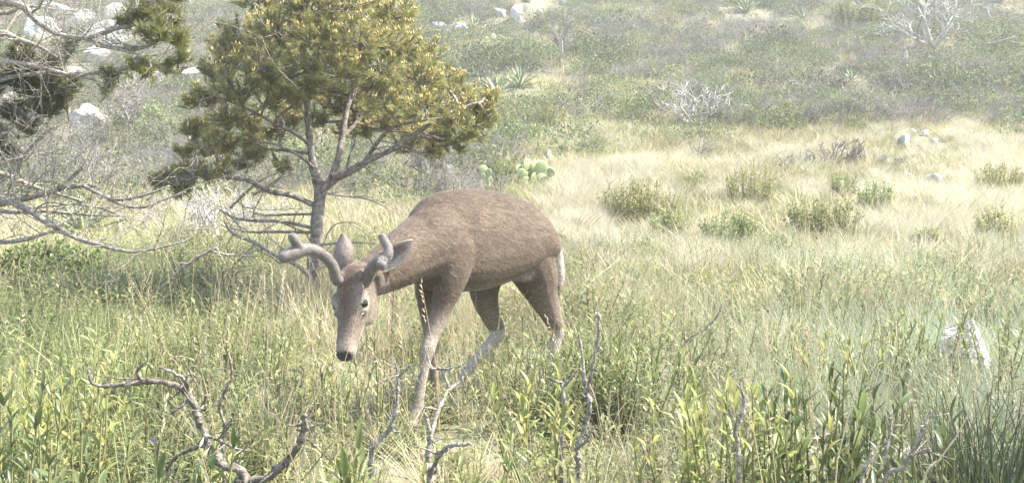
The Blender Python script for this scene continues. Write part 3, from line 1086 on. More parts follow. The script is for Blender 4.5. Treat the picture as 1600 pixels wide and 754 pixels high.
bare_tree(876, 108, 78, 55, 'small upright bare grey tree alone on the middle hillside', depth=3, kids=6, mat='dead_bark', up=.12, ang=.65, kfrom=.2, wig=.10, r0=.055)
bare_tree(205, 215, 86, 90, 'small bare grey tree on the left slope among grey scrub', depth=3, kids=5, stems=4, spread=.7, mat='dead_bark')
bare_tree(668, 287, 82, 130, 'spreading bare dark-grey tree behind the right side of the pine crown', depth=3, kids=5, stems=5, mat='dead_bark', r0=.05)
bare_tree(1085, 198, 74, 140, 'bleached pale dead bush in the middle of the hillside', mat='white_dead', stems=9, depth=2, kids=4, name='dead_bush', cat='bush', spread=1.2, wig=.14)
bare_tree(1455, 76, 92, 185, 'large spreading grey dead tree at the upper right', mat='white_dead', stems=7, depth=3, kids=4, name='dead_tree', spread=1.3, wig=.13)
bare_tree(1432, 74, 80, 60, 'dark bare trunk standing left of the large grey dead tree', mat='dark_dead', stems=2, depth=2, kids=3, spread=.8)
bare_tree(925, 190, 48, 70, 'grey bare bush left of the bleached dead bush', stems=6, depth=2, kids=4, name='bare_bush', cat='bush', spread=1.1, mat='dead_bark')
bare_tree(880, 188, 40, 60, 'smaller grey bare bush farthest left of the bleached dead bush', stems=5, depth=2, kids=4, name='bare_bush', cat='bush', spread=1.1)
bare_tree(345, 382, 100, 210, 'pale grey dead bush with a stubby trunk behind the low pine branches', mat='white_dead', stems=12, depth=3, kids=4, name='dead_bush', cat='bush', spread=1.35, r0=.03)
bare_tree(262, 372, 90, 170, 'tangle of whitish dead twigs left of the stubby dead bush', mat='white_dead', stems=6, depth=2, kids=4, name='dead_bush', cat='bush', spread=1.4, r0=.015)
for (x, y, h, w_, lb, mt) in [(1232, 268, 36, 60, 'leftmost grey thorny bush of the clump in the straw meadow', 'grey_twig'), (1268, 262, 40, 60, 'grey thorny bush second from left in the straw meadow clump', 'grey_twig'),
                              (1345, 258, 52, 70, 'dark crooked thorny bush in the straw meadow clump, the tallest', 'dark_dead'), (1305, 258, 48, 60, 'dark crooked thorny bush in the middle of the straw meadow clump', 'dark_dead'),
                              (1385, 262, 32, 60, 'rightmost low grey thorny bush of the straw meadow clump', 'grey_twig')]:
    bare_tree(x, y, h, w_, lb, mat=mt, stems=6, depth=2, kids=4, name='thorny_bush', cat='bush', spread=1.2, wig=.35)
p0 = ground_at(1540, 88)
mb = MB(); grow(mb, p0 + Vector((-.9, 0, .12)), Vector((1, .1, .12)), 1.9, .03, 1, 4, .15, .6, .5, .01)
t = thing('fallen_branch', p0, 'bleached fallen branch lying right of the large grey dead tree', 'branch')
part('branch', mb, M['white_dead'], t)


# ------------------------------------------------------------------ green shrubs of the meadow
def shrub(px, py, wpx, hpx, label, c0=(.15, .18, .06), c1=(.34, .35, .13), dens=1.0, leafl=.045, group=None):
    p = ground_at(px, py)
    s = p.y / F
    W, H = wpx * s * .5, hpx * s * (1.45 if 8 < p.y < 24 else 1)
    t = thing('shrub', p, label, 'shrub', group)
    CLEAR.append((p.x, p.y, W * .9, .9 if p.y > 8 else .2, .9))
    r_ = np.random.default_rng(int(px * 7 + py))
    st = MB(); LP, LD = [], []
    ns = int(max(20, 40 * wpx / 70) * dens)
    for k in range(ns):
        a = rnd.uniform(0, 6.283); u = math.sqrt(rnd.random())
        b = p + Vector((math.cos(a) * u * W * .8, math.sin(a) * u * W * .55, 0))
        b.z = float(hz(b.x, b.y)) - .01
        hh = H * rnd.uniform(.65, 1.1) * (1 - .35 * u * u)
        e = b + Vector((math.cos(a) * u * W * .25 + rnd.gauss(0, .02), math.sin(a) * u * W * .25, hh))
        m = b.lerp(e, .5) + rv(.012)
        st.tube([b, m, e], [.004, .0032, .002], 3, cap=False)
        n = int(20 + hh * 34)
        for i in range(n):
            tt = .2 + .8 * i / n
            q = b.lerp(m, tt * 2) if tt < .5 else m.lerp(e, tt * 2 - 1)
            LP.append(q + rv(.016)); LD.append(Vector((rnd.gauss(0, 1), rnd.gauss(0, 1), .5 + rnd.random() * .8)))
    part('stems', st, M['stem'], t)
    n = len(LP)
    cc = np.asarray(c0) + r_.uniform(0, 1, (n, 1)) * (np.asarray(c1) - np.asarray(c0))
    V, Fa, C = leaves(np.array(LP), np.array(LD), np.tile([0, 0, 1.], (n, 1)) + r_.normal(0, .25, (n, 3)), r_.uniform(.6, 1.2, n) * leafl, r_.uniform(.35, .5, n) * leafl, cc)
    part('foliage', mesh_from('foliage', V, Fa, M['shrub_leaf'], False, C), None, t)
    return t


for a in [
    (1000, 345, 140, 46, 'widest green shrub in the straw meadow, right beside the deer rump'),
    (1175, 325, 75, 50, 'round green shrub in the straw meadow below the grey thorny clump'),
    (1318, 315, 42, 40, 'narrow green shrub under the dark thorny bushes'),
    (1285, 375, 115, 52, 'broad green shrub in the middle right of the straw meadow'),
    (1145, 393, 100, 46, 'sparse green shrub below the round one in the straw meadow'),
    (1050, 378, 70, 40, 'green shrub just below the widest meadow shrub'),
    (1368, 338, 70, 38, 'low green shrub right of the narrow one, in straw grass'),
    (1552, 388, 66, 48, 'green shrub in straw grass at the right edge'),
    (1100, 468, 54, 46, 'small dark green bush at the front edge of the straw meadow'),
    (1558, 297, 84, 32, 'low wide green shrub near the flat rock at right'),
    (1085, 293, 42, 18, 'small low green shrub at the back of the straw meadow'),
    (1200, 450, 60, 34, 'sparse low green shrub in short turf in front of the straw'),
    (790, 290, 55, 30, 'grey-green shrub between the two prickly pears'),
    (1345, 52, 90, 58, 'yellow-green juniper beside the large grey dead tree'),
    (955, 465, 40, 26, 'small leafy shrub in the grass right of the deer rump'),
    (95, 455, 150, 60, 'dark leafy bush below the bare left branches'),
    (20, 470, 110, 66, 'dark leafy bush at the left edge below the bare branches'),
    (1205, 405, 46, 30, 'tiny green shrub left below the broad meadow shrub'),
    (1450, 395, 50, 30, 'sparse green shrub in straw right of the broad meadow shrub'),
    (855, 205, 60, 34, 'green shrub on the slope under the smaller grey bare bush'),
]:
    far = a[1] < 230
    if 'dark leafy' in a[4]:
        shrub(a[0], a[1], a[2], a[3] * 1.4, a[4], c0=(.07, .10, .03), c1=(.20, .24, .07), leafl=.05, dens=1.1)
    elif 'juniper' in a[4]:
        shrub(*a, c0=(.15, .15, .05), c1=(.30, .27, .09), leafl=.11, dens=1.6)
    else:
        shrub(*a, leafl=.06 if far else .042)

# ------------------------------------------------------------------ agaves and prickly pears
def agave_leaf():
    segs = 6
    V, Fc = [], []
    for i in range(segs + 1):
        t = i / segs
        wd = .075 * (1 - t ** 2.2) * (.75 + .6 * t if t < .4 else 1) + .002
        x = t; z = .28 * t - .18 * t * t
        V += [(x, -wd, z + .025), (x, 0, z), (x, wd, z + .025), (x, 0, z - .03 * (1 - t))]
    for i in range(segs):
        o = i * 4
        for k in range(4):
            k2 = (k + 1) % 4
            Fc.append((o + k, o + k2, o + 4 + k2, o + 4 + k))
    return mesh_from('leaf', V, Fc, M['agave'], True)


AG = agave_leaf()


def agave(px, py, wpx, hpx, label, n=26):
    p = ground_at(px, py)
    s = p.y / F
    L = max(wpx * .5, hpx * .95) * s * 1.45
    CLEAR.append((p.x, p.y, L * 1.3, 2.8, .96))
    t = thing('agave', p + Vector((0, 0, .02)), label, 'agave')
    for i in range(n):
        u = (i + .5) / n
        o = link('leaf', AG, t)
        el = R(8 + 72 * u) + rnd.gauss(0, .06)
        o.rotation_euler = (rnd.gauss(0, .1), -el, i * 2.39996 + rnd.gauss(0, .1))
        k = L * (1.05 - .2 * u) * rnd.uniform(.85, 1.1)
        o.scale = (k, k * 1.0, k)
    return t


agave(1166, 22, 44, 26, 'large dark agave at the top of the slope, left of the dead tree')
agave(1255, 34, 36, 18, 'yellowish agave right below the large dark agave at the top')
agave(742, 46, 26, 20, 'small agave among white rocks at the top centre')
agave(1330, 128, 24, 18, 'small agave alone on green slope below the dark scrub band')
agave(776, 152, 42, 30, 'spiky agave touching the right edge of the pine crown')
agave(812, 138, 46, 28, 'spiky agave right next to the one at the pine crown')
agave(128, 374, 105, 52, 'broad-leaved agave under the bare left branches', n=30)
agave(1562, 6, 38, 14, 'dark agave at the top right edge of the picture')


def pad_mesh():
    bm = bmesh.new()
    bmesh.ops.create_uvsphere(bm, u_segments=12, v_segments=8, radius=1)
    for v in bm.verts:
        v.co.x *= .42 * (1 + .25 * v.co.z); v.co.y *= .09; v.co.z = v.co.z * .5 + .5
    me = bpy.data.meshes.new('pad')
    bm.to_mesh(me); bm.free()
    me.polygons.foreach_set('use_smooth', np.ones(len(me.polygons), bool))
    me.materials.append(M['cactus'])
    return me


PAD = pad_mesh()


def prickly_pear(px, py, wpx, hpx, label, n=7):
    p = ground_at(px, py)
    s = p.y / F
    CLEAR.append((p.x, p.y, wpx * s * .6, 2.0, .95))
    t = thing('prickly_pear', p, label, 'cactus')
    k = hpx * s * .75
    for i in range(n):
        bx = (rnd.random() - .5) * wpx * s * .8
        by = rnd.gauss(0, .1)
        o = link('pad', PAD, t, (bx, by, -.02))
        sc_ = k * rnd.uniform(.8, 1.2)
        o.scale = (sc_, sc_, sc_); rx, ry, rz = rnd.gauss(0, .2), rnd.gauss(0, .25), rnd.gauss(0, .6)
        o.rotation_euler = (rx, ry, rz)
        if rnd.random() < .8:
            o2 = link('pad', PAD, t)
            tip = Matrix.Rotation(rz, 3, 'Z') @ Matrix.Rotation(ry, 3, 'Y') @ Matrix.Rotation(rx, 3, 'X') @ Vector((0, 0, sc_ * .93))
            o2.location = Vector((bx, by, -.02)) + tip
            s2 = sc_ * rnd.uniform(.7, .95)
            o2.scale = (s2, s2, s2); o2.rotation_euler = (rx + rnd.gauss(0, .2), ry + rnd.choice((-.45, .45)), rz + rnd.gauss(0, .3))
    return t


prickly_pear(835, 291, 48, 30, 'pale green prickly pear with round pads above the deer back', 9)
prickly_pear(758, 292, 22, 24, 'small prickly pear left of the one above the deer back', 4)
prickly_pear(775, 73, 42, 15, 'low prickly pear on the slope below the white top boulders', 7)


# ------------------------------------------------------------------ foreground plants: every leaf its own piece
def plant_leaf(seed, wide):
    r_ = random.Random(seed)
    segs = 5
    V, Fc = [], []
    b = r_.uniform(.15, .5); tw_ = r_.uniform(-.3, .3)
    for i in range(segs + 1):
        t = i / segs
        wd = wide * math.sin(math.pi * min(1, (t * .93 + .04)) ** .85) * .5
        z = .12 * t - b * t * t
        x = t * (1 - .15 * b * t)
        V += [(x, -wd, z + wd * (.35 + tw_ * t)), (x, 0, z), (x, wd, z + wd * (.35 - tw_ * t))]
    for i in range(segs):
        o = i * 3
        Fc += [(o, o + 1, o + 4, o + 3), (o + 1, o + 2, o + 5, o + 4)]
    return V, Fc


LEAVES = {}
for mk in ('leaf', 'leaf_yellow', 'leaf_dark'):
    LEAVES[mk] = [mesh_from('leaf', *plant_leaf(s, .21), M[mk], True) for s in range(5)]


def plant(px, ytop, Y, label, mat='leaf', stems=5, spread=.1, leafl=.075, per=13, name='leafy_plant', lean=0, group=None):
    stems = int(stems * 1.5 + .5); per = int(per * 1.3); leafl *= .92; spread *= 1.15
    top = at(px, ytop, Y)
    p = gnd(top.x, Y)
    H = top.z - p.z
    t = thing(name, p, label, 'plant', group)
    for k in range(stems):
        a = 2 * math.pi * k / stems + rnd.random(); u = rnd.uniform(.2, 1)
        hh = H * rnd.uniform(.7, 1.0) if k else H
        b = Vector((math.cos(a) * spread * u * .5, math.sin(a) * spread * u * .5, -.02))
        e = Vector((math.cos(a) * spread * u * 1.3 + lean * hh, math.sin(a) * spread * u * 1.3, hh))
        m = b.lerp(e, .55) + rv(.01)
        Q, S = catmull([b, m, e], [.0035, .003, .0016], 5)
        mb = MB(); mb.tube(Q, S, 5)
        st = link('stem', mb.mesh('stem', M['stem']), t)
        for i in range(per):
            f_ = .22 + .78 * (i + .5) / per
            q = Q[min(int(f_ * (len(Q) - 1)), len(Q) - 1)]
            o = link('leaf', rnd.choice(LEAVES[mat]), st, q + Vector((0, 0, rnd.uniform(-.01, .01))))
            el = R(15 + 55 * f_) + rnd.gauss(0, .2)
            o.rotation_euler = (rnd.gauss(0, .25), -el, i * 2.4 + k * 1.3 + rnd.gauss(0, .25))
            l = leafl * rnd.uniform(.6, 1.15) * (1.1 - .35 * f_)
            o.scale = (l, l * rnd.uniform(.7, 1.1), l)
    return t


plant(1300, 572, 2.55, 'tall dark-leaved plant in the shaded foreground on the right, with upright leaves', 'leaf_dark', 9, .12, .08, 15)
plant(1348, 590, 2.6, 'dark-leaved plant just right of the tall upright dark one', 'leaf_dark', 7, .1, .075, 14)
plant(1255, 610, 2.5, 'mid-green plant just left of the tall upright dark one', 'leaf', 6, .1, .095, 11)
plant(1180, 588, 2.5, 'yellow-green leafy plant in the foreground left of the dark tall one', 'leaf_yellow', 7, .12, .09, 12)
plant(1120, 600, 2.6, 'yellow-green plant at the left of the foreground right group', 'leaf_yellow', 6, .1, .09, 12)
plant(1060, 640, 2.7, 'short bright plant in open grass right of the upright forked dead stems', 'leaf_yellow', 5, .09, .085, 10)
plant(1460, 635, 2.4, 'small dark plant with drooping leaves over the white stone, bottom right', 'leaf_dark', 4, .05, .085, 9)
plant(855, 590, 3.0, 'bright plant with long narrow leaves in front of the deer hind legs', 'leaf_yellow', 6, .12, .10, 12)
plant(985, 508, 3.9, 'bushy green plant hiding the ground behind the forked dead stems', 'leaf', 9, .2, .075, 14)
plant(930, 520, 4.05, 'bushy green plant hiding the near hind foot of the deer', 'leaf', 8, .16, .07, 14)
plant(1040, 535, 4.0, 'green plant at the right end of the bushy row by the deer', 'leaf', 7, .15, .07, 12)
plant(880, 545, 3.9, 'low green plant directly below the deer rump', 'leaf', 6, .13, .07, 11)
plant(795, 545, 3.9, 'low green plant below the deer belly, right of the pale hind shank', 'leaf', 5, .1, .065, 10)
plant(585, 535, 3.75, 'leafy plant being browsed, touching the deer muzzle', 'leaf_yellow', 6, .12, .055, 12)
plant(520, 575, 3.6, 'low leafy plant under the deer muzzle', 'leaf', 6, .12, .055, 11)
plant(1380, 520, 4.4, 'green plant left of the pointed lichen-speckled boulder', 'leaf', 7, .16, .075, 12)
plant(1430, 490, 4.8, 'tall green plant just behind the pointed boulder on its left', 'leaf', 6, .14, .075, 12)
plant(1555, 495, 4.6, 'green plant right of the pointed boulder', 'leaf', 7, .16, .075, 12)
plant(1300, 530, 4.3, 'green plant in the grass well left of the pointed boulder', 'leaf_yellow', 6, .15, .07, 11)
plant(40, 545, 2.9, 'bushy yellow-green plant at the left edge of the foreground', 'leaf_yellow', 9, .16, .08, 13)
plant(105, 555, 2.8, 'yellow-green plant right of the bushy left-edge plant', 'leaf_yellow', 8, .15, .075, 13)
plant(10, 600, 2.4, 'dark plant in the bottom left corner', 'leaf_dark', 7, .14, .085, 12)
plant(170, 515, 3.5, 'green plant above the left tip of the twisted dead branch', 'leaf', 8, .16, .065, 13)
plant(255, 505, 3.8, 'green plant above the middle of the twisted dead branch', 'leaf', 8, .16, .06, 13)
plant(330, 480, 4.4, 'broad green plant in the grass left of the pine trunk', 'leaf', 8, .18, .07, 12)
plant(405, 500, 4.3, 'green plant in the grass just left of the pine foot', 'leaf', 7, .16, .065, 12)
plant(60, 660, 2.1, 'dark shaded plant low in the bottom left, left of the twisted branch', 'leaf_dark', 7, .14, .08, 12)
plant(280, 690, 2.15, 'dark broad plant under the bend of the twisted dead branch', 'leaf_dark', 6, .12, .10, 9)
plant(540, 700, 2.6, 'single broad-leaved plant at the bottom left of the forked pale twigs', 'leaf', 4, .06, .12, 6)
plant(740, 700, 2.5, 'narrow-leaved plant at the bottom centre beside the forked pale twigs', 'leaf', 5, .1, .08, 10)
plant(1230, 505, 5.0, 'low green plant in open turf right of the deer, far from the boulder', 'leaf', 6, .15, .06, 10)

# dark spiky grass clump in the right corner
r_ = np.random.default_rng(900)
cp = at(1570, 720, 2.75); cp = gnd(cp.x, 2.75)
v, f, c = blades(420, .25, .52, .2, .3, .006, 3, (.06, .085, .04), (.14, .16, .07), r_, bend=.6)
ct = thing('grass_clump', cp, 'dense dark spiky grass clump in the bottom right corner', 'grass')
link('blades', mesh_from('blades', v, f, M['shrub_leaf'], False, c), ct)

# little flowers
def flower(px, py, Y, mat, label, r=.009):
    h = at(px, py, Y)
    p = gnd(h.x, Y)
    t = thing('wildflower', p, label, 'flower')
    H = h.z - p.z
    mb = MB(); mb.tube([(0, 0, -.02), (.006, .004, H * .5), (0, 0, H)], [.0015, .0013, .001], 4)
    link('stem', mb.mesh('stem', M['stem']), t)
    V, Fc = [(0, 0, 0)], []
    for k in range(10):
        a = k * math.pi / 5
        rr = r if k % 2 else r * .35
        V.append((math.cos(a) * rr, math.sin(a) * rr, .004 if k % 2 else 0))
    Fc = [(0, 1 + k, 1 + (k + 1) % 10) for k in range(10)]
    o = link('petals', mesh_from('petals', V, Fc, M[mat]), t, (0, 0, H))
    o.rotation_euler = (R(50), rnd.gauss(0, .2), 0)


flower(240, 688, 2.3, 'purple', 'small purple flower under the twisted dead branch', .008)
flower(1277, 683, 2.4, 'pinkish', 'left of two tiny pale pink flowers in front of the dark plant')
flower(1292, 675, 2.42, 'pinkish', 'right of two tiny pale pink flowers in front of the dark plant')
flower(1152, 516, 4.6, 'yellowp', 'tiny yellow flower in open grass right of the deer', .012)
flower(1248, 507, 4.8, 'yellowp', 'tiny yellow flower in open grass left of the boulder plants', .012)


# ------------------------------------------------------------------ dead branches of the foreground
def dead_wood(label, Y, polys, mat='dead_bark', name='dead_branch', root=None, twig=.8, thin=.68):
    """polys: photo polylines with pixel radii; the first starts at the ground"""
    s = Y / F * thin
    first = polys[0][0][0]
    b = at(first[0], first[1], Y + (first[2] if len(first) > 2 else 0))
    base = gnd(b.x, b.y)
    t = thing(name, base, label, 'branch')
    for i, (pp, rr) in enumerate(polys):
        pts = PL(Y, *pp)
        rad = [r * s for r in rr]
        if i == 0 and root is not False:
            g0 = gnd(pts[0].x + (root or 0), pts[0].y) + Vector((0, 0, -.03))
            pts = [g0] + pts; rad = [rad[0] * 1.1] + rad
        Q, S = catmull(pts, rad, 8)
        S2 = []
        for q in S:
            S2.append(q * (1 + rnd.uniform(-.14, .12) + (.45 if rnd.random() < .14 else 0)))
        S = S2
        Q = [q + rv(r * .16) for q, r in zip(Q, S)]
        mb = MB(); mb.tube(Q, S, 9, jit=.16)
        n = len(Q)
        for q, r in list(zip(Q, S))[3:-1:4]:
            if rnd.random() < twig:
                d = rv(); d.normalize()
                L = rnd.uniform(.012, .035) if rnd.random() < .7 else rnd.uniform(.04, .09)
                mb.tube([q, q + d * L * .5 + rv(.003), q + d * L + rv(.004)], [r * .5, r * .4, r * .25], 5)
        part('branch' if i else 'stem', mb, M[mat], t)
    return t


dead_wood('twisted dark dead branch with lichen arching over the bottom left foreground', 2.3, [
    ([(385, 760), (345, 725), (322, 682), (302, 632), (284, 606), (246, 596), (200, 600), (150, 601), (138, 578)], [10, 10, 9, 8.5, 7.5, 6.5, 5.5, 4.5, 3]),
    ([(290, 612), (292, 596, -.02), (275, 584, -.03), (250, 573, -.03)], [6, 5, 4.5, 2.5]),
    ([(290, 602), (302, 590, .02), (296, 576, .03), (306, 572, .03)], [5, 4, 3, 2]),
    ([(225, 597), (214, 580, -.02), (232, 562, -.03)], [4.5, 3.5, 2]),
    ([(372, 752), (412, 748, -.02), (440, 728, -.04), (462, 702, -.06), (474, 675, -.06), (477, 648, -.07)], [10, 9, 8.5, 8, 8, 6]),
    ([(472, 664, -.06), (455, 664, -.08), (450, 662, -.08)], [3, 2, 1.2]),
    ([(476, 668, -.06), (492, 664, -.05), (505, 660, -.05)], [3, 2, 1.2]),
    ([(476, 682, -.06), (497, 700, -.03), (520, 722, 0)], [3, 2, 1.2]),
    ([(322, 680), (345, 688, -.03), (368, 700, -.05), (390, 704, -.06)], [4, 3.5, 3, 2]),
    ([(300, 632), (318, 640, -.03), (322, 632, -.04)], [4, 3, 2]),
    ([(330, 695), (300, 700, .05), (268, 720, .08), (262, 745, .1)], [5, 4.5, 4, 4]),
], mat='dark_dead')
dead_wood('thin dark upright dead twig behind the twisted branch', 2.5, [
    ([(350, 740), (348, 690), (352, 665), (343, 630), (362, 590), (357, 550)], [4.5, 4, 3.5, 3.5, 3, 2]),
    ([(350, 675), (362, 660), (360, 650)], [3, 2.5, 1.5])], mat='dark_dead')
dead_wood('forked pale dead twigs at the bottom centre in front of the deer forefoot', 2.75, [
    ([(672, 760), (668, 715), (673, 680), (664, 645)], [7, 6.5, 6, 3]),
    ([(671, 690), (685, 640, .05), (702, 608, .1), (716, 598, .12), (724, 588, .13)], [5, 4.5, 4, 3, 2]),
    ([(702, 608, .1), (690, 577, .12), (675, 575, .13), (668, 552, .15)], [4, 3.5, 3, 1.6]),
    ([(690, 577, .12), (715, 573, .1), (722, 566, .1)], [3, 2.5, 1.5]),
    ([(676, 735), (688, 708, -.05), (704, 696, -.08), (735, 692, -.1)], [6, 5.5, 5, 4]),
    ([(684, 640, .05), (668, 636, .03), (660, 640, .03)], [3, 2.4, 1.5]),
], mat='dead_bark')
dead_wood('slim pale dead stem left of the forked twigs below the deer chin', 2.85, [
    ([(580, 715), (590, 692), (612, 665), (620, 628), (622, 590), (616, 560)], [6, 5.5, 5, 4.5, 3.5, 2]),
    ([(622, 590), (635, 575, -.02), (655, 566, -.03)], [2.5, 2, 1.2]),
], mat='dead_bark')
dead_wood('upright forked dead stems at the bottom right of the deer', 2.9, [
    ([(905, 760), (904, 720), (902, 695), (915, 665), (921, 635), (914, 600), (910, 560), (904, 520)], [6, 6, 5.5, 5, 5, 4, 3, 2]),
    ([(919, 610), (926, 570, -.04), (934, 530, -.06), (935, 488, -.08)], [4.5, 4, 3.5, 3]),
    ([(878, 760, .02), (878, 690, .02), (882, 640, .02), (878, 598, .02)], [6, 5.5, 5, 4]),
    ([(878, 598, .02), (866, 594, 0), (852, 588, 0)], [3.5, 3, 1.6]),
    ([(880, 602, .02), (893, 590, .02), (905, 575, .02)], [3, 2.4, 1.5]),
    ([(902, 700), (918, 685, -.05), (928, 665, -.06)], [4, 3, 2]),
], mat='dead_bark')
dead_wood('short pale dead stem among the yellow-green foreground plants', 2.4, [
    ([(1155, 760), (1153, 700), (1150, 670), (1163, 635), (1160, 615), (1152, 600)], [5.5, 5, 4.5, 4.5, 4, 2]),
    ([(1151, 672), (1143, 652), (1138, 640)], [3.5, 3, 2])], mat='dead_bark')
dead_wood('pale forked dead twigs in the bottom right in front of the white stone', 2.2, [
    ([(1378, 770), (1412, 728), (1430, 695), (1446, 660), (1455, 640)], [4.4, 4.2, 3.8, 3, 2]),
    ([(1384, 720, .05), (1388, 690, .06), (1392, 660, .06), (1394, 640, .06)], [3.6, 3.4, 3, 2]),
    ([(1420, 712), (1440, 705, -.03), (1452, 700, -.05)], [3.5, 3, 2]),
    ([(1424, 708), (1416, 690, .02)], [3, 1.5]),
    ([(1345, 765, .05), (1350, 735, .05), (1363, 700, .05)], [4.5, 4, 2.5]),
], mat='dead_bark')
dead_wood('long bare fallen branch propped in the grass left of the pine', 6.3, [
    ([(228, 478, 0), (262, 440, 0), (300, 408, 0), (330, 391, 0), (340, 388, 0)], [3, 4, 4, 4, 3.4]),
    ([(330, 392, 0), (360, 398, .1), (400, 400, .15)], [3.2, 3, 2]),
    ([(339, 389, 0), (345, 402, 0), (352, 412, 0)], [2.4, 2, 1.2]),
], mat='dead_bark', twig=.35)
dead_wood('thin dark dead twig leaning in open grass right of the deer', 4.6, [
    ([(1060, 555), (1075, 530), (1100, 515), (1122, 492), (1128, 475)], [2.6, 2.4, 2.2, 2, 1.2]),
    ([(1072, 535), (1066, 510), (1064, 495)], [2, 1.6, 1])], mat='dead_bark')
# two long dry stalks crossing in the right foreground
dead_wood('long leaning dry straw stalk in front of the dark tall plant', 2.2, [
    ([(1305, 760), (1315, 690), (1335, 610), (1352, 515)], [1.9, 1.7, 1.4, .8])], mat='straw_stalk', name='dry_stalk', twig=0)
dead_wood('dry straw stalk leaning right over the bottom right corner', 2.2, [
    ([(1440, 770), (1470, 715), (1495, 680), (1520, 632)], [2.2, 2, 1.6, .9])], mat='straw_stalk', name='dry_stalk', twig=0)
dead_wood('tall thin dry stalk standing in front of the left pine branches', 3.2, [
    ([(418, 600), (417, 500), (412, 420), (413, 330)], [1.0, .9, .8, .5])], mat='dead_bark', name='dry_stalk', twig=0)

# ------------------------------------------------------------------ the plant cover, kept off the things standing in it
def ground_vegetation():
    # --- near meadow grass
    gm = []
    for i in range(7):
        r_ = np.random.default_rng(100 + i)
        v, f, c = blades(46, .12, .36, .09, .28, .0042, 3, (.27, .28, .14), (.48, .47, .30), r_, dead=.42, deadc=(.56, .48, .30))
        gm.append(mesh_from('meadow_grass_tuft', v, f, M['grass'], False, c))
    P = cleared(field(4600, 1.5, 10.5))
    px, py = proj(P)
    nz_ = vnoise(P[:, 0] * 1.1 + 9, P[:, 1] * 1.1 + 3)
    keep = rng.uniform(0, 1, len(P)) < np.where(P[:, 1] > 7.5, .5, .45 + .6 * nz_) * np.where((P[:, 1] < 3.4) & ((px < 330) | (px > 1080)), .6, 1)
    P, px, nz_ = P[keep], px[keep], nz_[keep]
    pts, rot, scl, vi = place(P, .55, 1.15, 7)
    tall = np.where((px > 380) & (px < 800), 1.05, .95)
    scl *= tall[:, None]
    near = (px > 470) & (px < 830) & (P[:, 1] > 2.4) & (P[:, 1] < 5.0)
    scl[near, 2] *= .58
    scl[:, 2] *= np.where(P[:, 1] < 2.6, .8, 1)
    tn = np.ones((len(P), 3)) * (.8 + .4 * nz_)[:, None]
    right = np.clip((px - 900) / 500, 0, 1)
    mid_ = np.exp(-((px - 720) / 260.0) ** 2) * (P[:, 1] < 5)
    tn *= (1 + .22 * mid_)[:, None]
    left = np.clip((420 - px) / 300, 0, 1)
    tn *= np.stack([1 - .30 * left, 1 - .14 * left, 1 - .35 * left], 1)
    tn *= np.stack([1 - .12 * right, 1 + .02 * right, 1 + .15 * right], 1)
    scatter('meadow_grass', gm, pts, rot, scl, vi, tn, 'thin pale green and straw grass around the deer and in the foreground')

    # --- low broad-leaved ground cover
    cm = []
    for i in range(6):
        r_ = np.random.default_rng(200 + i)
        gs = []
        ns = 7
        for s in range(ns):
            bx, by = r_.normal(0, .05, 2)
            hh = r_.uniform(.08, .24)
            dx, dy = r_.normal(0, .06, 2)
            nl = 18
            t = np.linspace(.15, 1, nl)
            Pp = np.stack([bx + dx * t, by + dy * t, hh * t], 1)
            aa = np.arange(nl) * 2.4 + r_.uniform(0, 6)
            D = np.stack([np.cos(aa), np.sin(aa), .35 + .6 * t + r_.normal(0, .15, nl)], 1)
            U = np.tile([0, 0, 1.0], (nl, 1)) + r_.normal(0, .1, (nl, 3))
            cc = np.array([.125, .15, .06]) + r_.uniform(0, 1, (nl, 1)) ** 1.4 * np.array([.18, .165, .075])
            gs.append(leaves(Pp, D, U, r_.uniform(.024, .05, nl), r_.uniform(.006, .0125, nl), cc))
            st, sf, sc_ = ribbons([((bx, by, 0), (bx + dx, by + dy, hh), .002, .0012)], (.2, .2, .09))
            gs.append((st, sf, sc_))
        v, f, c = cat_geo(gs)
        cm.append(mesh_from('ground_cover_plant', v, f, M['cover'], False, c))
    P = cleared(field(6400, 1.5, 9.5))
    px, py = proj(P)
    nz_ = vnoise(P[:, 0] * .9 + 30, P[:, 1] * .9 + 13)
    dens = np.where(px < 420, 1.15, np.where(px > 780, .55, .38)) * (.25 + 1.3 * nz_)
    dens = np.where((px > 1000) & (P[:, 1] > 3.3), dens * .4, dens)
    dens = np.where((px > 450) & (px < 830) & (P[:, 1] > 2.3), dens * .6, dens)
    keep = rng.uniform(0, 1, len(P)) < dens
    P, px, nz_ = P[keep], px[keep], nz_[keep]
    pts, rot, scl, vi = place(P, .6, 1.35, 6)
    big_ = ((px < 380) | ((px > 1050) & (px < 1480))) & (P[:, 1] < 3.6)
    scl[big_] *= .95
    front = (px > 540) & (px < 790) & (P[:, 1] > 2.3) & (P[:, 1] < 4.6)
    scl[front] *= .72
    scatter('ground_cover', cm, pts, rot, scl, vi, np.ones((len(P), 3)) * rng.uniform(.75, 1.25, (len(P), 1)), 'low leafy green ground cover between the grass in the foreground')

    # --- short turf further out
    tm = []
    for i in range(5):
        r_ = np.random.default_rng(300 + i)
        v, f, c = blades(46, .05, .17, .16, .5, .009, 2, (.23, .25, .10), (.40, .39, .20), r_, dead=.48, deadc=(.50, .44, .28))
        tm.append(mesh_from('turf_tuft', v, f, M['grass'], False, c))
    P = rock_cleared(field(9500, 6.5, 27))
    nz_ = vnoise(P[:, 0] * .5 + 3, P[:, 1] * .5 + 7)
    pts, rot, scl, vi = place(P, .8, 1.7, 5)
    scl[:, :2] *= 1.25
    scatter('turf', tm, pts, rot, scl, vi, np.ones((len(P), 3)) * (.8 + .4 * nz_)[:, None], 'short green turf of the meadow behind the deer')

    # --- golden bunchgrass of the meadow
    sm = []
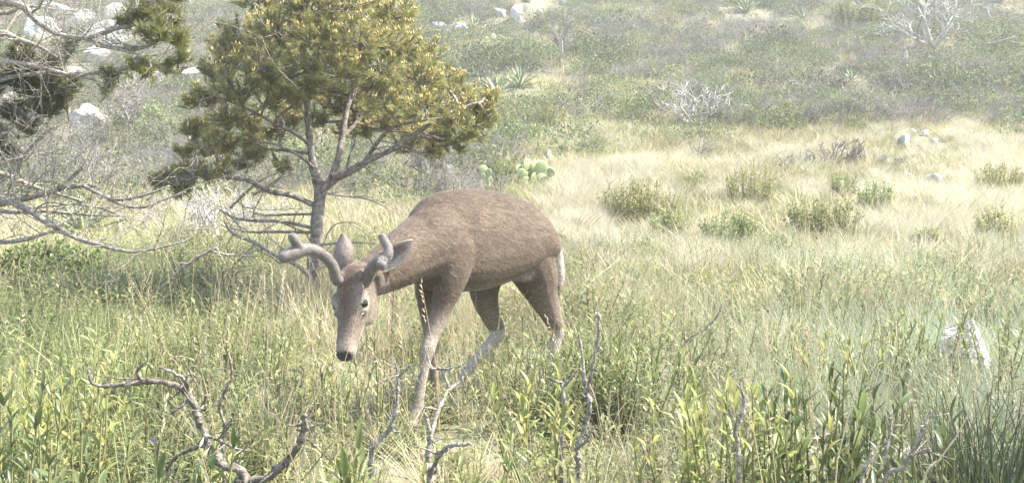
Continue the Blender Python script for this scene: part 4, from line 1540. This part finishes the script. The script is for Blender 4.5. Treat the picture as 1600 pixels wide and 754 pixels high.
    for i in range(6):
        r_ = np.random.default_rng(400 + i)
        v, f, c = blades(170, .22, .46, .13, .34, .0052, 3, (.47, .43, .31), (.65, .61, .48), r_, bend=.9, dead=.12, deadc=(.42, .40, .2), wind=.25)
        sm.append(mesh_from('bunchgrass_tuft', v, f, M['straw'], False, c))
    P = cleared(field(9000, 7.4, 26))
    px, py = proj(P)
    nz_ = vnoise(P[:, 0] * .7 + 1, P[:, 1] * .55 + 5)
    n2_ = vnoise(P[:, 0] * .22 + 21, P[:, 1] * .22 + 15)
    edge = 215 + 25 * np.sin(px * .012) + np.clip((1250 - px) * .22, 0, 200)       # upper limit of the straw meadow
    dens = np.where((px > 845) & (py > edge) & (py < 455 + 40 * (n2_ - .5)), 1.0, 0.0)
    dens = np.where((py > 385) & (py < 470), dens * .6, dens)
    dens = np.where((px < 815) & (py > 300) & (py < 420), .10, dens)
    dens = np.where((px > 150) & (px < 480) & (py > 375) & (py < 405), .25, dens)
    dens = np.where((px > 860) & (py < edge) & (py > 165), .12, dens)
    dens *= np.clip((nz_ - .22) * 2.6, 0.08, 1)
    keep = rng.uniform(0, 1, len(P)) < dens
    P, nz_ = P[keep], nz_[keep]
    pts, rot, scl, vi = place(P, .48, .82, 6, .12)
    scatter('straw_bunchgrass', sm, pts, rot, scl, vi, np.ones((len(P), 3)) * rng.uniform(.82, 1.12, (len(P), 1)), 'feathery straw-coloured bunchgrass covering the meadow on the right')

    # --- green scrub of the hillside
    bmh = []
    for i in range(6):
        r_ = np.random.default_rng(500 + i)
        n = 260
        a = r_.uniform(0, 6.283, n); u = np.sqrt(r_.uniform(0, 1, n)); h_ = r_.uniform(0, 1, n)
        Pp = np.stack([np.cos(a) * u * .42, np.sin(a) * u * .42, .05 + h_ * .34 * (1 - .5 * u * u)], 1)
        D = r_.normal(0, 1, (n, 3)); D[:, 2] = np.abs(D[:, 2]) + .3
        cc = np.array([.085, .115, .038]) + r_.uniform(0, 1, (n, 1)) * np.array([.15, .155, .06])
        g1 = leaves(Pp, D, np.tile([0., 0, 1], (n, 1)) + r_.normal(0, .3, (n, 3)), r_.uniform(.035, .08, n), r_.uniform(.016, .036, n), cc)
        g2 = ribbons(twig_segs(r_, 4, .32, .9, 1), (.20, .19, .17))
        v, f, c = cat_geo([g1, g2])
        bmh.append(mesh_from('hill_scrub_bush', v, f, M['scrub'], False, c))
    P = cleared(field(15500, 13, 78, 2.0, .56))
    px, py = proj(P)
    nz_ = vnoise(P[:, 0] * .25 + 4, P[:, 1] * .2 + 11)
    meadow = (px > 830) & (py > 205 + np.clip((1300 - px) * .12, 0, 60))
    bare = (px > 830) & (px < 1010) & (py > 200) & (py < 290)
    keep = (py < 330) & ~(meadow & (rng.uniform(0, 1, len(P)) < .985)) & ~(bare & (rng.uniform(0, 1, len(P)) < .8)) & (rng.uniform(0, 1, len(P)) < .28 + 1.0 * nz_)
    P, nz_ = P[keep], nz_[keep]
    pts, rot, scl, vi = place(P, .5, 1.5, 6, .1)
    bigb = (rng.uniform(0, 1, len(P)) < .10) & (P[:, 1] > 27)
    scl[bigb] *= 1.5
    tn = np.ones((len(P), 3)) * rng.uniform(.6, 1.2, (len(P), 1))
    tn[bigb] *= .62
    scatter('hillside_scrub', bmh, pts, rot, scl, vi, tn, 'low green scrub covering the hillside behind the meadow')

    # --- grey leafless scrub of the hillside
    tw = []
    for i in range(6):
        r_ = np.random.default_rng(600 + i)
        v, f, c = ribbons(twig_segs(r_, 7, .42, 1.0, 2, .5, .009), (.225, .205, .185))
        c *= r_.uniform(.7, 1.25, (len(c) // 6, 1)).repeat(6, 0)
        tw.append(mesh_from('grey_scrub_bush', v, f, M['twigs'], False, c))
    P = cleared(field(13500, 14, 78, 2.0, .56))
    px, py = proj(P)
    nz_ = vnoise(P[:, 0] * .18 + 40, P[:, 1] * .16 + 2)
    dens = np.clip((nz_ - .26) * 2.6, 0.12, 1)
    dens = np.where((px < 420) & (py < 330), np.maximum(dens, .95), dens)
    dens = np.where((px > 950) & (px < 1400) & (py < 130) & (py > 40), np.maximum(dens, .6), dens)
    dens = np.where((px > 830) & (py > 200), 0.01, dens)
    dens = np.where(py > 345, 0, dens)
    keep = rng.uniform(0, 1, len(P)) < dens
    P = P[keep]
    pts, rot, scl, vi = place(P, .7, 1.4, 6, .1)
    scatter('grey_scrub', tw, pts, rot, scl, vi, np.ones((len(P), 3)) * rng.uniform(.75, 1.2, (len(P), 1)), 'tangled grey leafless scrub on the hillside')

    # --- dry turf under the scrub
    tm2 = []
    for i in range(4):
        r_ = np.random.default_rng(700 + i)
        v, f, c = blades(60, .10, .30, .3, .5, .02, 2, (.25, .24, .11), (.42, .38, .21), r_, dead=.4, deadc=(.52, .45, .28))
        tm2.append(mesh_from('dry_turf_tuft', v, f, M['grass'], False, c))
    P = rock_cleared(field(9000, 24, 78, 2.0, .56))
    pts, rot, scl, vi = place(P, .7, 1.4, 4)
    nz_ = vnoise(P[:, 0] * .3 + 3, P[:, 1] * .25 + 17)
    scatter('hillside_grass', tm2, pts, rot, scl, vi, np.ones((len(P), 3)) * (.75 + .5 * nz_)[:, None], 'dry tufted grass between the scrub on the hillside')

    # --- thin dry seed stalks
    km = []
    for i in range(5):
        r_ = np.random.default_rng(800 + i)
        gs = []
        for s in range(3):
            b = np.array([*r_.normal(0, .05, 2), 0]); d = np.array([*r_.normal(0, .16, 2), 1.0])
            hh = r_.uniform(.35, .62)
            p1 = b + d * hh * .5; p2 = b + d * hh + np.array([*r_.normal(0, .03, 2), -.01])
            gs.append(ribbons([(b, p1, .0016, .0013), (p1, p2, .0013, .0008)], (.55, .47, .30)))
            n = 9
            t = np.linspace(.78, 1, n)[:, None]
            gs.append(leaves(b + (p2 - b) * t, r_.normal(0, .5, (n, 3)) + np.array([0, 0, 1.2]), np.tile([1., 0, 0], (n, 1)), np.full(n, .018), np.full(n, .005), np.tile([.58, .5, .34], (n, 1))))
        v, f, c = cat_geo(gs)
        km.append(mesh_from('seed_stalk', v, f, M['straw'], False, c))
    P = cleared(field(420, 1.7, 8))
    pts, rot, scl, vi = place(P, .6, 1.1, 5, .08)
    px, py = proj(P)
    k = ~((px > 500) & (px < 700) & (P[:, 1] < 3.6) & (rng.uniform(0, 1, len(P)) < .6))
    scatter('dry_seed_stalks', km, pts[k], rot[k], scl[k], vi[k], np.ones((k.sum(), 3)) * rng.uniform(.7, 1.1, (k.sum(), 1)), 'thin dry seed stalks standing above the foreground grass')


ground_vegetation()

# ------------------------------------------------------------------ the deer
def build_deer():
    AX = Vector((math.cos(R(53)), math.sin(R(53)), 0))       # chest -> rump
    SD = Vector((AX.y, -AX.x, 0))                            # towards the visible (left) flank
    ORG = Vector((-.34, 3.92, 0))
    bm = bmesh.new()

    def add_rings(rings, cap=True):
        vs = [[bm.verts.new(p) for p in ring] for ring in rings]
        n = len(vs[0])
        for a, b in zip(vs[:-1], vs[1:]):
            for k in range(n):
                bm.faces.new((a[k], a[(k + 1) % n], b[(k + 1) % n], b[k]))
        bm.faces.new(vs[0][::-1]); bm.faces.new(vs[-1])

    def interp(tab, s):
        xs_ = [t[0] for t in tab]
        return [float(np.interp(s, xs_, [t[k] for t in tab])) for k in range(1, len(tab[0]))]

    # trunk: s, top z, bottom z, half width
    T = [(-.04, .74, .60, .040), (.00, .80, .545, .075), (.06, .838, .512, .105), (.13, .858, .495, .122), (.22, .866, .485, .132), (.34, .864, .480, .134),
         (.46, .852, .492, .134), (.56, .832, .512, .126), (.65, .800, .540, .120), (.71, .765, .550, .116), (.775, .705, .565, .096), (.82, .65, .58, .055)]
    rings = []
    n = 24
    for s in np.linspace(-.04, .82, 26):
        tz, bz, hw = interp(T, s)
        c = ORG + AX * float(s)
        cz, hh = (tz + bz) / 2, (tz - bz) / 2
        ring = []
        for k in range(n):
            a = 2 * math.pi * k / n
            sx, cy = math.sin(a), math.cos(a)
            w_ = hw * (1 - .10 * cy) * (1 if cy < 0 else 1 - .18 * cy * cy)
            ring.append(c + SD * (w_ * math.copysign(abs(sx) ** .85, sx)) + Vector((0, 0, cz + hh * math.copysign(abs(cy) ** .9, cy))))
        rings.append(ring)
    add_rings(rings)

    def limb(pts, rad, sub=5, flat=None):
        Q, S = catmull(pts, rad, sub)
        m = len(Q); nn = 14
        rings = []
        nx = None
        for i in range(m):
            t = (Q[min(i + 1, m - 1)] - Q[max(i - 1, 0)]).normalized()
            nx = (SD - t * SD.dot(t)).normalized()
            ny = t.cross(nx)
            f_ = flat[0] + (flat[1] - flat[0]) * i / (m - 1) if flat else 1
            rings.append([Q[i] + nx * (math.cos(2 * math.pi * k / nn) * S[i] * f_) + ny * (math.sin(2 * math.pi * k / nn) * S[i]) for k in range(nn)])
        add_rings(rings)

    # neck
    limb([at(705, 372, 4.06), at(672, 380, 3.93), at(640, 396, 3.82), at(612, 414, 3.72), at(588, 428, 3.66), at(572, 434, 3.60)],
         [.140, .126, .104, .086, .074, .062], flat=(.8, .85))
    # near foreleg: shoulder to hoof
    g1 = gnd(at(640, 668, 3.83).x, 3.83)
    limb([at(722, 345, 4.05), at(714, 385, 3.985), at(706, 425, 3.95), at(697, 460, 3.93), at(686, 495, 3.915), at(675, 525, 3.895), at(668, 546, 3.88), at(664, 566, 3.875), at(659, 598, 3.865), at(654, 628, 3.855), at(650, 643, 3.85), g1 + Vector((0, 0, .035))],
         [.05, .085, .072, .052, .037, .030, .0305, .022, .0185, .020, .0225, .021], flat=(.7, .95))
    limb([g1 + Vector((.01, 0, .05)), g1 + Vector((-.012, -.012, .0))], [.024, .031], 2)
    # far foreleg
    g2 = gnd(at(684, 650, 4.12).x, 4.12)
    limb([at(672, 425, 4.08), at(668, 455, 4.09), at(669, 490, 4.10), at(673, 522, 4.10), at(675, 543, 4.10), at(676, 565, 4.105), at(679, 592, 4.11), at(681, 617, 4.115), g2 + Vector((0, 0, .035))],
         [.07, .052, .037, .030, .030, .022, .0185, .020, .021], flat=(.7, .95))
    limb([g2 + Vector((.01, 0, .05)), g2 + Vector((-.012, -.012, .0))], [.024, .031], 2)
    # near hind leg
    g3 = gnd(at(853, 628, 4.56).x, 4.56)
    limb([at(815, 365, 4.40), at(828, 405, 4.44), at(840, 436, 4.48), at(850, 464, 4.52), at(862, 492, 4.55), at(871, 515, 4.585), at(867, 540, 4.58), at(859, 570, 4.57), at(856, 596, 4.565), g3 + Vector((0, 0, .035))],
         [.110, .116, .098, .070, .047, .035, .026, .020, .022, .021], flat=(.75, .95))
    limb([g3 + Vector((.01, 0, .05)), g3 + Vector((-.012, -.012, .0))], [.024, .031], 2)
    # far hind leg, stepping forward
    g4 = gnd(at(700, 630, 4.40).x, 4.40)
    limb([at(768, 405, 4.48), at(758, 440, 4.47), at(759, 468, 4.50), at(768, 496, 4.53), at(778, 519, 4.545), at(766, 538, 4.52), at(745, 561, 4.48), at(724, 586, 4.45), at(712, 600, 4.43), g4 + Vector((0, 0, .035))],
         [.11, .085, .062, .043, .035, .029, .0225, .021, .022, .022], flat=(.7, .95))
    limb([g4 + Vector((.01, 0, .05)), g4 + Vector((-.012, -.012, .0))], [.024, .031], 2)
    # tail
    limb([at(848, 352, 4.58), at(860, 378, 4.63), at(867, 410, 4.66), at(870, 440, 4.66), at(871, 462, 4.65)], [.035, .035, .032, .026, .010], flat=(1, 1.2))

    # head ------------------------------------------------------------
    P0, P1 = at(562, 420, 3.62), at(538, 562, 3.46)
    Lv = (P1 - P0); HL = Lv.length; Lv.normalize()
    Nv = Vector((-.42, -1, .0)); Nv = (Nv - Lv * Nv.dot(Lv)).normalized()
    Sv = Nv.cross(Lv).normalized()
    if Sv.x < 0:
        Sv = -Sv

    def hp(t, s, u):
        return P0 + Lv * (t * HL) + Sv * s + Nv * u
    #     t    width  up    down
    H = [(-.06, .035, .020, .050), (.00, .050, .040, .066), (.08, .059, .050, .074), (.18, .060, .056, .080), (.28, .059, .056, .088), (.36, .0605, .053, .092), (.42, .059, .048, .092), (.50, .051, .041, .084),
         (.58, .044, .036, .070), (.68, .037, .033, .056), (.78, .0345, .031, .046), (.87, .0345, .031, .042), (.94, .033, .027, .037), (.985, .026, .018, .028), (1.01, .013, .006, .012)]
    rings = []
    for t in np.concatenate([np.linspace(-.06, .9, 26), np.linspace(.925, 1.01, 5)]):
        wd, up, dn = interp(H, t)
        ring = []
        nn = 24
        for k in range(nn):
            a = 2 * math.pi * k / nn
            sx, cy = math.sin(a), math.cos(a)
            if cy > 0:
                ring.append(hp(t, wd * math.copysign(abs(sx) ** .75, sx), up * abs(cy) ** .8))
            else:
                ring.append(hp(t, wd * math.copysign(abs(sx) ** .9, sx) * (1 - .30 * cy * cy), -dn * abs(cy) ** .95))
        rings.append(ring)
    add_rings(rings)

    def blob(c, r, sc=(1, 1, 1)):
        q = bmesh.ops.create_icosphere(bm, subdivisions=2, radius=r)
        for v in q['verts']:
            v.co = c + Sv * (v.co.x * sc[0]) + Lv * (v.co.y * sc[1]) + Nv * (v.co.z * sc[2])
    for sg in (-1, 1):
        blob(hp(.385, .050 * sg, .034), .018, (1, 1.5, .9))        # brow ridge
        blob(hp(.47, .048 * sg, .010), .017, (1, 1.5, .9))         # below the eye
        blob(hp(.40, .040 * sg, -.040), .036, (.55, 1.7, 1))        # cheek muscle
        blob(hp(.15, .040 * sg, .045), .020, (1, 1, 1))            # pedicle
        blob(hp(.06, .056 * sg, .012), .026, (1, 1, 1))            # ear root
        blob(hp(.945, .016 * sg, .013), .012, (1, 1.1, 1))         # nostril wing
    bmesh.ops.recalc_face_normals(bm, faces=bm.faces)
    me0 = bpy.data.meshes.new('deer_raw')
    bm.to_mesh(me0); bm.free()
    tmp = bpy.data.objects.new('deer_tmp', me0)
    SC.collection.objects.link(tmp)
    rm = tmp.modifiers.new('r', 'REMESH'); rm.mode = 'VOXEL'; rm.voxel_size = .0062; rm.use_smooth_shade = True
    sm_ = tmp.modifiers.new('s', 'SMOOTH'); sm_.factor = .5; sm_.iterations = 7
    dg = bpy.context.evaluated_depsgraph_get()
    ev = tmp.evaluated_get(dg).to_mesh()
    nv = len(ev.vertices)
    co = np.zeros(nv * 3); ev.vertices.foreach_get('co', co); co = co.reshape(-1, 3)
    polys = [tuple(p.vertices) for p in ev.polygons]
    bpy.data.objects.remove(tmp)

    # gentle muscle modelling on the trunk and eye sockets
    eyes = [hp(.425, .0545 * sg, .0235) for sg in (-1, 1)]
    for e in eyes:
        d = np.linalg.norm(co - np.array(e), axis=1)
        k = np.clip(1 - d / .022, 0, 1)
        out = np.array((e - hp(.425, 0, -.02)).normalized())
        co -= out[None] * (k * k * .010)[:, None]
    for sg in (-1, 1):                                             # nostrils
        c = np.array(hp(.975, .0155 * sg, .016)); d = np.linalg.norm(co - c, axis=1)
        co -= np.array(Nv * .6 + Lv * .5)[None] * (np.clip(1 - d / .011, 0, 1) * .008)[:, None]

    # ears: cupped leaves joined to the body
    def ear(base, tip, width, facing):
        ax = tip - base; L = ax.length; ax.normalize()
        fc = (facing - ax * facing.dot(ax)).normalized()
        sd = ax.cross(fc)
        prof = [(0, .36), (.1, .52), (.25, .82), (.42, 1.0), (.58, .96), (.74, .74), (.88, .42), (.96, .2), (1, .03)]
        V, Fc_, tag_ = [], [], []
        m = 9
        for lay in (0, 1):
            for t, w_ in prof:
                for k in range(m):
                    u = -1 + 2 * k / (m - 1)
                    curl = (.75 * (1 - t) + .25)
                    x = math.sin(u * 1.25) / math.sin(1.25) * width * .5 * w_
                    z = -(1 - u * u) * width * .55 * w_ * curl
                    th = .0035 * (1 - abs(u) ** 4) + .0006
                    V.append(base + ax * (t * L) + sd * x + fc * (z + (th if lay == 0 else -th) - .02 * t * t))
                    tag_.append((lay, t, u))
        npf = len(prof)
        for lay in (0, 1):
            o = lay * npf * m
            for i in range(npf - 1):
                for k in range(m - 1):
                    q = (o + i * m + k, o + i * m + k + 1, o + (i + 1) * m + k + 1, o + (i + 1) * m + k)
                    Fc_.append(q if lay == 0 else q[::-1])
        for i in range(npf - 1):
            for k in (0, m - 1):
                a, b = i * m + k, (i + 1) * m + k
                q = (a, b, b + npf * m, a + npf * m)
                Fc_.append(q if k == 0 else q[::-1])
        return V, Fc_, tag_
    E1 = ear(hp(.055, .064, .004), at(648, 378, 3.60), .078, Vector((.25, -.8, -.35)))
    E2 = ear(hp(.035, -.050, .010), at(540, 366, 3.66), .080, Vector((.35, .9, .1)))

    # colours: coat markings; the hind shanks are also painted as sunlit
    x, y, z = co.T
    rel = co - np.array(ORG)
    s_ax = rel @ np.array(AX); s_sd = rel @ np.array(SD)
    col = np.tile(np.array([.144, .108, .077]), (nv, 1))

    def blend(mask, c):
        m_ = np.clip(mask, 0, 1)[:, None]
        col[:] = col * (1 - m_) + np.asarray(c) * m_
    tops = np.interp(s_ax, [t[0] for t in T], [t[1] for t in T]); bots = np.interp(s_ax, [t[0] for t in T], [t[2] for t in T])
    rz = (z - bots) / (tops - bots)
    trunk = (s_ax > -.06) & (z > .40)
    blend(np.where(trunk, (rz - .70) * 2.4, 0), (.092, .066, .046))               # darker back
    blend(np.where(trunk & (s_ax > .14) & (s_ax < .60) & (z > bots - .02), (.11 - rz) * 6, 0), (.44, .39, .33))      # pale belly
    legs = np.clip((.47 - z) * 8, 0, 1) * (s_ax > -.22)
    blend(legs * .65, (.27, .215, .165))
    shank = ((s_ax > .12) & (z < .27) & (s_ax > .2)).astype(float)
    blend(shank * .85, (.48, .42, .35))  # sunlight on the lower hind legs, painted into the coat colour
    blend(np.clip((.05 - z) * 60, 0, 1), (.03, .026, .022))                        # hooves
    inner = np.clip((s_ax - .80) * 14, 0, 1) * np.clip((z - .42) * 10, 0, 1) * np.clip((.05 - np.abs(s_sd + .01)) * 40, 0, 1)
    blend(inner * .75, (.60, .56, .50))                                             # rump patch / tail
    # head markings
    hv = co - np.array(P0)
    ht = hv @ np.array(Lv) / HL; hs = hv @ np.array(Sv); hu = hv @ np.array(Nv)
    head = (ht > -.1) & (ht < 1.1) & (np.abs(hs) < .085) & (hu > -.14) & (hu < .09) & (z < .72)
    hm = head.astype(float)
    blend(hm * np.clip((ht - .05) * 8, 0, 1), (.175, .137, .105))
    blend(hm * np.clip((hu - .02) * 40, 0, 1) * np.clip((ht - .02) * 20, 0, 1) * np.clip((.80 - ht) * 5, 0, 1) * np.clip(1.25 - np.abs(hs) / .03, 0, 1), (.120, .078, .052))
    for e in eyes:
        d = np.linalg.norm(co - np.array(e), axis=1)
        blend(hm * np.clip((.034 - d) / .012, 0, 1) * .55, (.42, .36, .30))
        blend(hm * np.clip((.019 - d) / .004, 0, 1), (.035, .028, .022))
    blend(hm * np.clip((ht - .80) * 14, 0, 1) * (ht < .93) * .55, (.36, .30, .25))
    blend(hm * np.clip((ht - .5) * 8, 0, 1) * np.clip((-.012 - hu) * 40, 0, 1) * .8, (.46, .41, .35))
    blend(hm * np.clip((ht - .935) * 60, 0, 1) * np.clip((hu + .010) * 80, 0, 1), (.040, .036, .034))
    blend(hm * np.clip((ht - .35) * 8, 0, 1) * np.clip((.62 - ht) * 8, 0, 1) * np.clip((-.05 - hu) * 30, 0, 1) * .5, (.36, .31, .25))
    mott = np.array([mnoise.fractal(Vector(q) * 11, 1.0, 2.0, 3) for q in co])
    col *= (1 + .16 * mott)[:, None]
    blend(legs * (s_ax < .12) * (s_sd > -.02) * .6, (.42, .36, .29))  # paler near foreleg
    blend(np.clip((.055 - z) * 60, 0, 1), (.03, .026, .022))                       # hooves again over it
    V = [co]; C = [col]; FF = list(polys); o = nv
    for (Ve, Fe, te), c_in, c_out in ((E1, (.34, .29, .25), (.15, .115, .09)), (E2, (.20, .16, .135), (.20, .165, .14))):
        V.append(np.array([tuple(v) for v in Ve]))
        cc = np.array([c_in if l == 0 else c_out for l, t, u in te], float)
        for i, (l, t, u) in enumerate(te):
            if l == 0 and abs(u) < .45 and t < .85:
                cc[i] = np.array(c_in) * .45
            if abs(u) > .95 or t > .95:
                cc[i] = (.40, .35, .30) if l == 0 else (.12, .09, .07)
        C.append(cc)
        FF += [tuple(k + o for k in f) for f in Fe]
        o += len(Ve)
    V = np.vstack(V); C = np.vstack(C)
    root = thing('deer', gnd(.0, 4.2), 'brown deer buck in velvet antlers, head lowered, walking left through the grass', 'deer')
    body_me = mesh_from('body', V, FF, M['coat'], True, C)
    body = part('body', body_me, None, root)
    for e in eyes:
        bm = bmesh.new()
        bmesh.ops.create_uvsphere(bm, u_segments=16, v_segments=10, radius=.0185)
        me = bpy.data.meshes.new('eye'); bm.to_mesh(me); bm.free()
        me.polygons.foreach_set('use_smooth', np.ones(len(me.polygons), bool)); me.materials.append(M['eye'])
        ctr = hp(.425, 0, .0)
        o_ = link('eye', me, root, e - (e - ctr).normalized() * .0092 - root.location)
    # antlers in velvet
    def antler(polylines):
        mb = MB()
        for pts, rad in polylines:
            Q, S = catmull(pts, rad, 7)
            d = (Q[-1] - Q[-2]).normalized(); r = S[-1]
            for k in (.45, .8, .97):                                   # blunt rounded tip
                Q.append(Q[len(S) - 1] if False else pts[-1] + d * r * k); S.append(r * math.sqrt(max(0, 1 - k * k)))
            d0 = (Q[1] - Q[0]).normalized()
            mb.tube(Q, S, 14, jit=.02)
        me = mb.mesh('antler', M['velvet'], True)
        ob = part('antler', me, None, root)
        md = ob.modifiers.new('r', 'REMESH'); md.mode = 'VOXEL'; md.voxel_size = .0028; md.use_smooth_shade = True
        ms = ob.modifiers.new('s', 'SMOOTH'); ms.factor = .5; ms.iterations = 8
        # velvet pile
        r9 = np.random.default_rng(len(me.vertices))
        vc = np.zeros(len(me.vertices) * 3); me.vertices.foreach_get('co', vc); vc = vc.reshape(-1, 3)
        qf = np.array([tuple(q.vertices) for q in me.polygons if len(q.vertices) == 4])
        q0, q1, q2, q3 = (vc[qf[:, k]] for k in range(4))
        qa = np.linalg.norm(np.cross(q2 - q0, q3 - q1), axis=1)
        pk = r9.choice(len(qf), 7000, p=qa / qa.sum())
        a_, b_ = r9.uniform(0, 1, (2, 7000, 1))
        hp_ = (q0[pk] * (1 - a_) + q1[pk] * a_) * (1 - b_) + (q3[pk] * (1 - a_) + q2[pk] * a_) * b_
        nn_ = np.cross(q1[pk] - q0[pk], q3[pk] - q0[pk]); nn_ /= np.linalg.norm(nn_, axis=1, keepdims=True) + 1e-9
        dr = nn_ + r9.normal(0, .35, nn_.shape)
        sd_ = np.cross(dr, r9.normal(0, 1, dr.shape)); sd_ /= np.linalg.norm(sd_, axis=1, keepdims=True) + 1e-9
        hv_ = np.stack([hp_ - sd_ * .0006 - nn_ * .002, hp_ + sd_ * .0006 - nn_ * .002, hp_ + dr * r9.uniform(.0015, .004, (7000, 1))], 1).reshape(-1, 3)
        vp = link('velvet', mesh_from('velvet', hv_, np.arange(21000).reshape(-1, 3), M['velvet'], False), ob)
        vp['kind'] = 'stuff'
        return ob
    b1 = hp(.15, -.040, .052); b2 = hp(.15, .040, .052)
    antler([([b1 - Nv * .02, at(526, 436, 3.55), at(519, 414, 3.53), at(503, 397, 3.50), at(482, 389, 3.47), at(460, 395, 3.44), at(444, 401, 3.42)], [.0195, .0195, .0185, .0180, .0200, .0225, .0205]),
            ([at(472, 392, 3.455), at(464, 381, 3.44), at(458, 371, 3.43)], [.0185, .0160, .0160])])
    antler([([b2 - Nv * .02, at(574, 434, 3.55), at(581, 420, 3.53), at(592, 408, 3.51), at(604, 401, 3.50), at(607, 389, 3.51), at(601, 376, 3.53), at(598, 370, 3.54)], [.0205, .0200, .0195, .0190, .0175, .0155, .0142, .0145]),
            ([at(598, 406, 3.50), at(597, 411, 3.46), at(596, 414, 3.43)], [.0165, .0165, .0165])])
    # fur: short hairs lying along the coat, one slim triangle each
    body_me.calc_loop_triangles()
    lt = np.zeros(len(body_me.loop_triangles) * 3, np.int32); body_me.loop_triangles.foreach_get('vertices', lt); lt = lt.reshape(-1, 3)
    lt = lt[(lt < nv).all(1)]
    A, B, Cc = V[lt[:, 0]], V[lt[:, 1]], V[lt[:, 2]]
    nr = np.cross(B - A, Cc - A); ar = np.linalg.norm(nr, axis=1); nr /= ar[:, None] + 1e-12
    r_ = np.random.default_rng(77)
    nh = 150000
    pick = r_.choice(len(lt), nh, p=ar / ar.sum())
    u = r_.uniform(0, 1, nh); v = r_.uniform(0, 1, nh); fl = u + v > 1; u[fl] = 1 - u[fl]; v[fl] = 1 - v[fl]
    p = A[pick] + (B - A)[pick] * u[:, None] + (Cc - A)[pick] * v[:, None]
    nn = nr[pick]
    # flow: backwards along the trunk, down the legs, away from the muzzle on the head
    flow = np.tile(np.array(AX * .8) + np.array([0, 0, -.45]), (nh, 1))
    lowm = p[:, 2] < .47
    flow[lowm] = (0.1, 0, -1)
    hv = p - np.array(P0); ht = hv @ np.array(Lv) / HL
    isH = (ht > -.05) & (np.abs(hv @ np.array(Sv)) < .085) & (hv @ np.array(Nv) > -.14) & (p[:, 1] < 3.75) & (p[:, 0] < -.38)
    flow[isH] = -np.array(Lv)
    flow = flow + r_.normal(0, .22, (nh, 3))
    flow -= nn * (flow * nn).sum(1)[:, None]
    flow /= np.linalg.norm(flow, axis=1, keepdims=True) + 1e-9
    ln = np.where(isH, .006, np.where(lowm, .008, .019)) * r_.uniform(.6, 1.25, nh)
    near_eye = np.min([np.linalg.norm(p - np.array(e), axis=1) for e in eyes], axis=0) < .019
    nose = isH & (ht > .93)
    ok = ~(near_eye | nose | (p[:, 2] < .05))
    tip = p + flow * ln[:, None] + nn * (ln * .22)[:, None]
    sd = np.cross(flow, nn); wd = np.where(isH, .0007, .0011)[:, None]
    HV = np.stack([p - sd * wd, p + sd * wd, tip], 1)[ok].reshape(-1, 3)
    ci = (C[lt[pick]].mean(1) * np.exp(r_.normal(0, .26, (nh, 1))))[ok]
    pr = p[ok] - np.array(ORG)
    strk = vnoise((pr @ np.array(AX)) * 45 + pr[:, 2] * 25, pr[:, 2] * 130 + pr[:, 1] * 30)
    ci = ci * (.80 + .40 * strk)[:, None]
    HC = np.repeat(ci, 3, 0)
    HF = np.arange(len(HV)).reshape(-1, 3)
    fur = link('fur', mesh_from('fur', HV, HF, M['fur'], False, HC), body)
    fur['kind'] = 'stuff'


build_deer()
# ------------------------------------------------------------------ hazy air over the whole place
hb = bmesh.new()
bmesh.ops.create_cube(hb, size=1)
for v in hb.verts:
    v.co = (v.co.x * 840, v.co.y * 840, (v.co.z + .5) * 29 - 3.5)
hme = bpy.data.meshes.new('haze'); hb.to_mesh(hme); hb.free()
hm_ = bpy.data.materials.new('hazy_air'); hm_.use_nodes = True
ht_ = hm_.node_tree
ht_.nodes.remove(ht_.nodes['Principled BSDF'])
pv = ht_.nodes.new('ShaderNodeVolumePrincipled')
pv.inputs['Color'].default_value = (.93, .95, .90, 1)
pv.inputs['Density'].default_value = HAZE
pv.inputs['Anisotropy'].default_value = .0
ht_.links.new(pv.outputs[0], ht_.nodes['Material Output'].inputs['Volume'])
hme.materials.append(hm_)
ho = link('haze', hme)
tag(ho, 'thin pale haze in the air over the whole meadow and hillside', None, None, 'stuff')
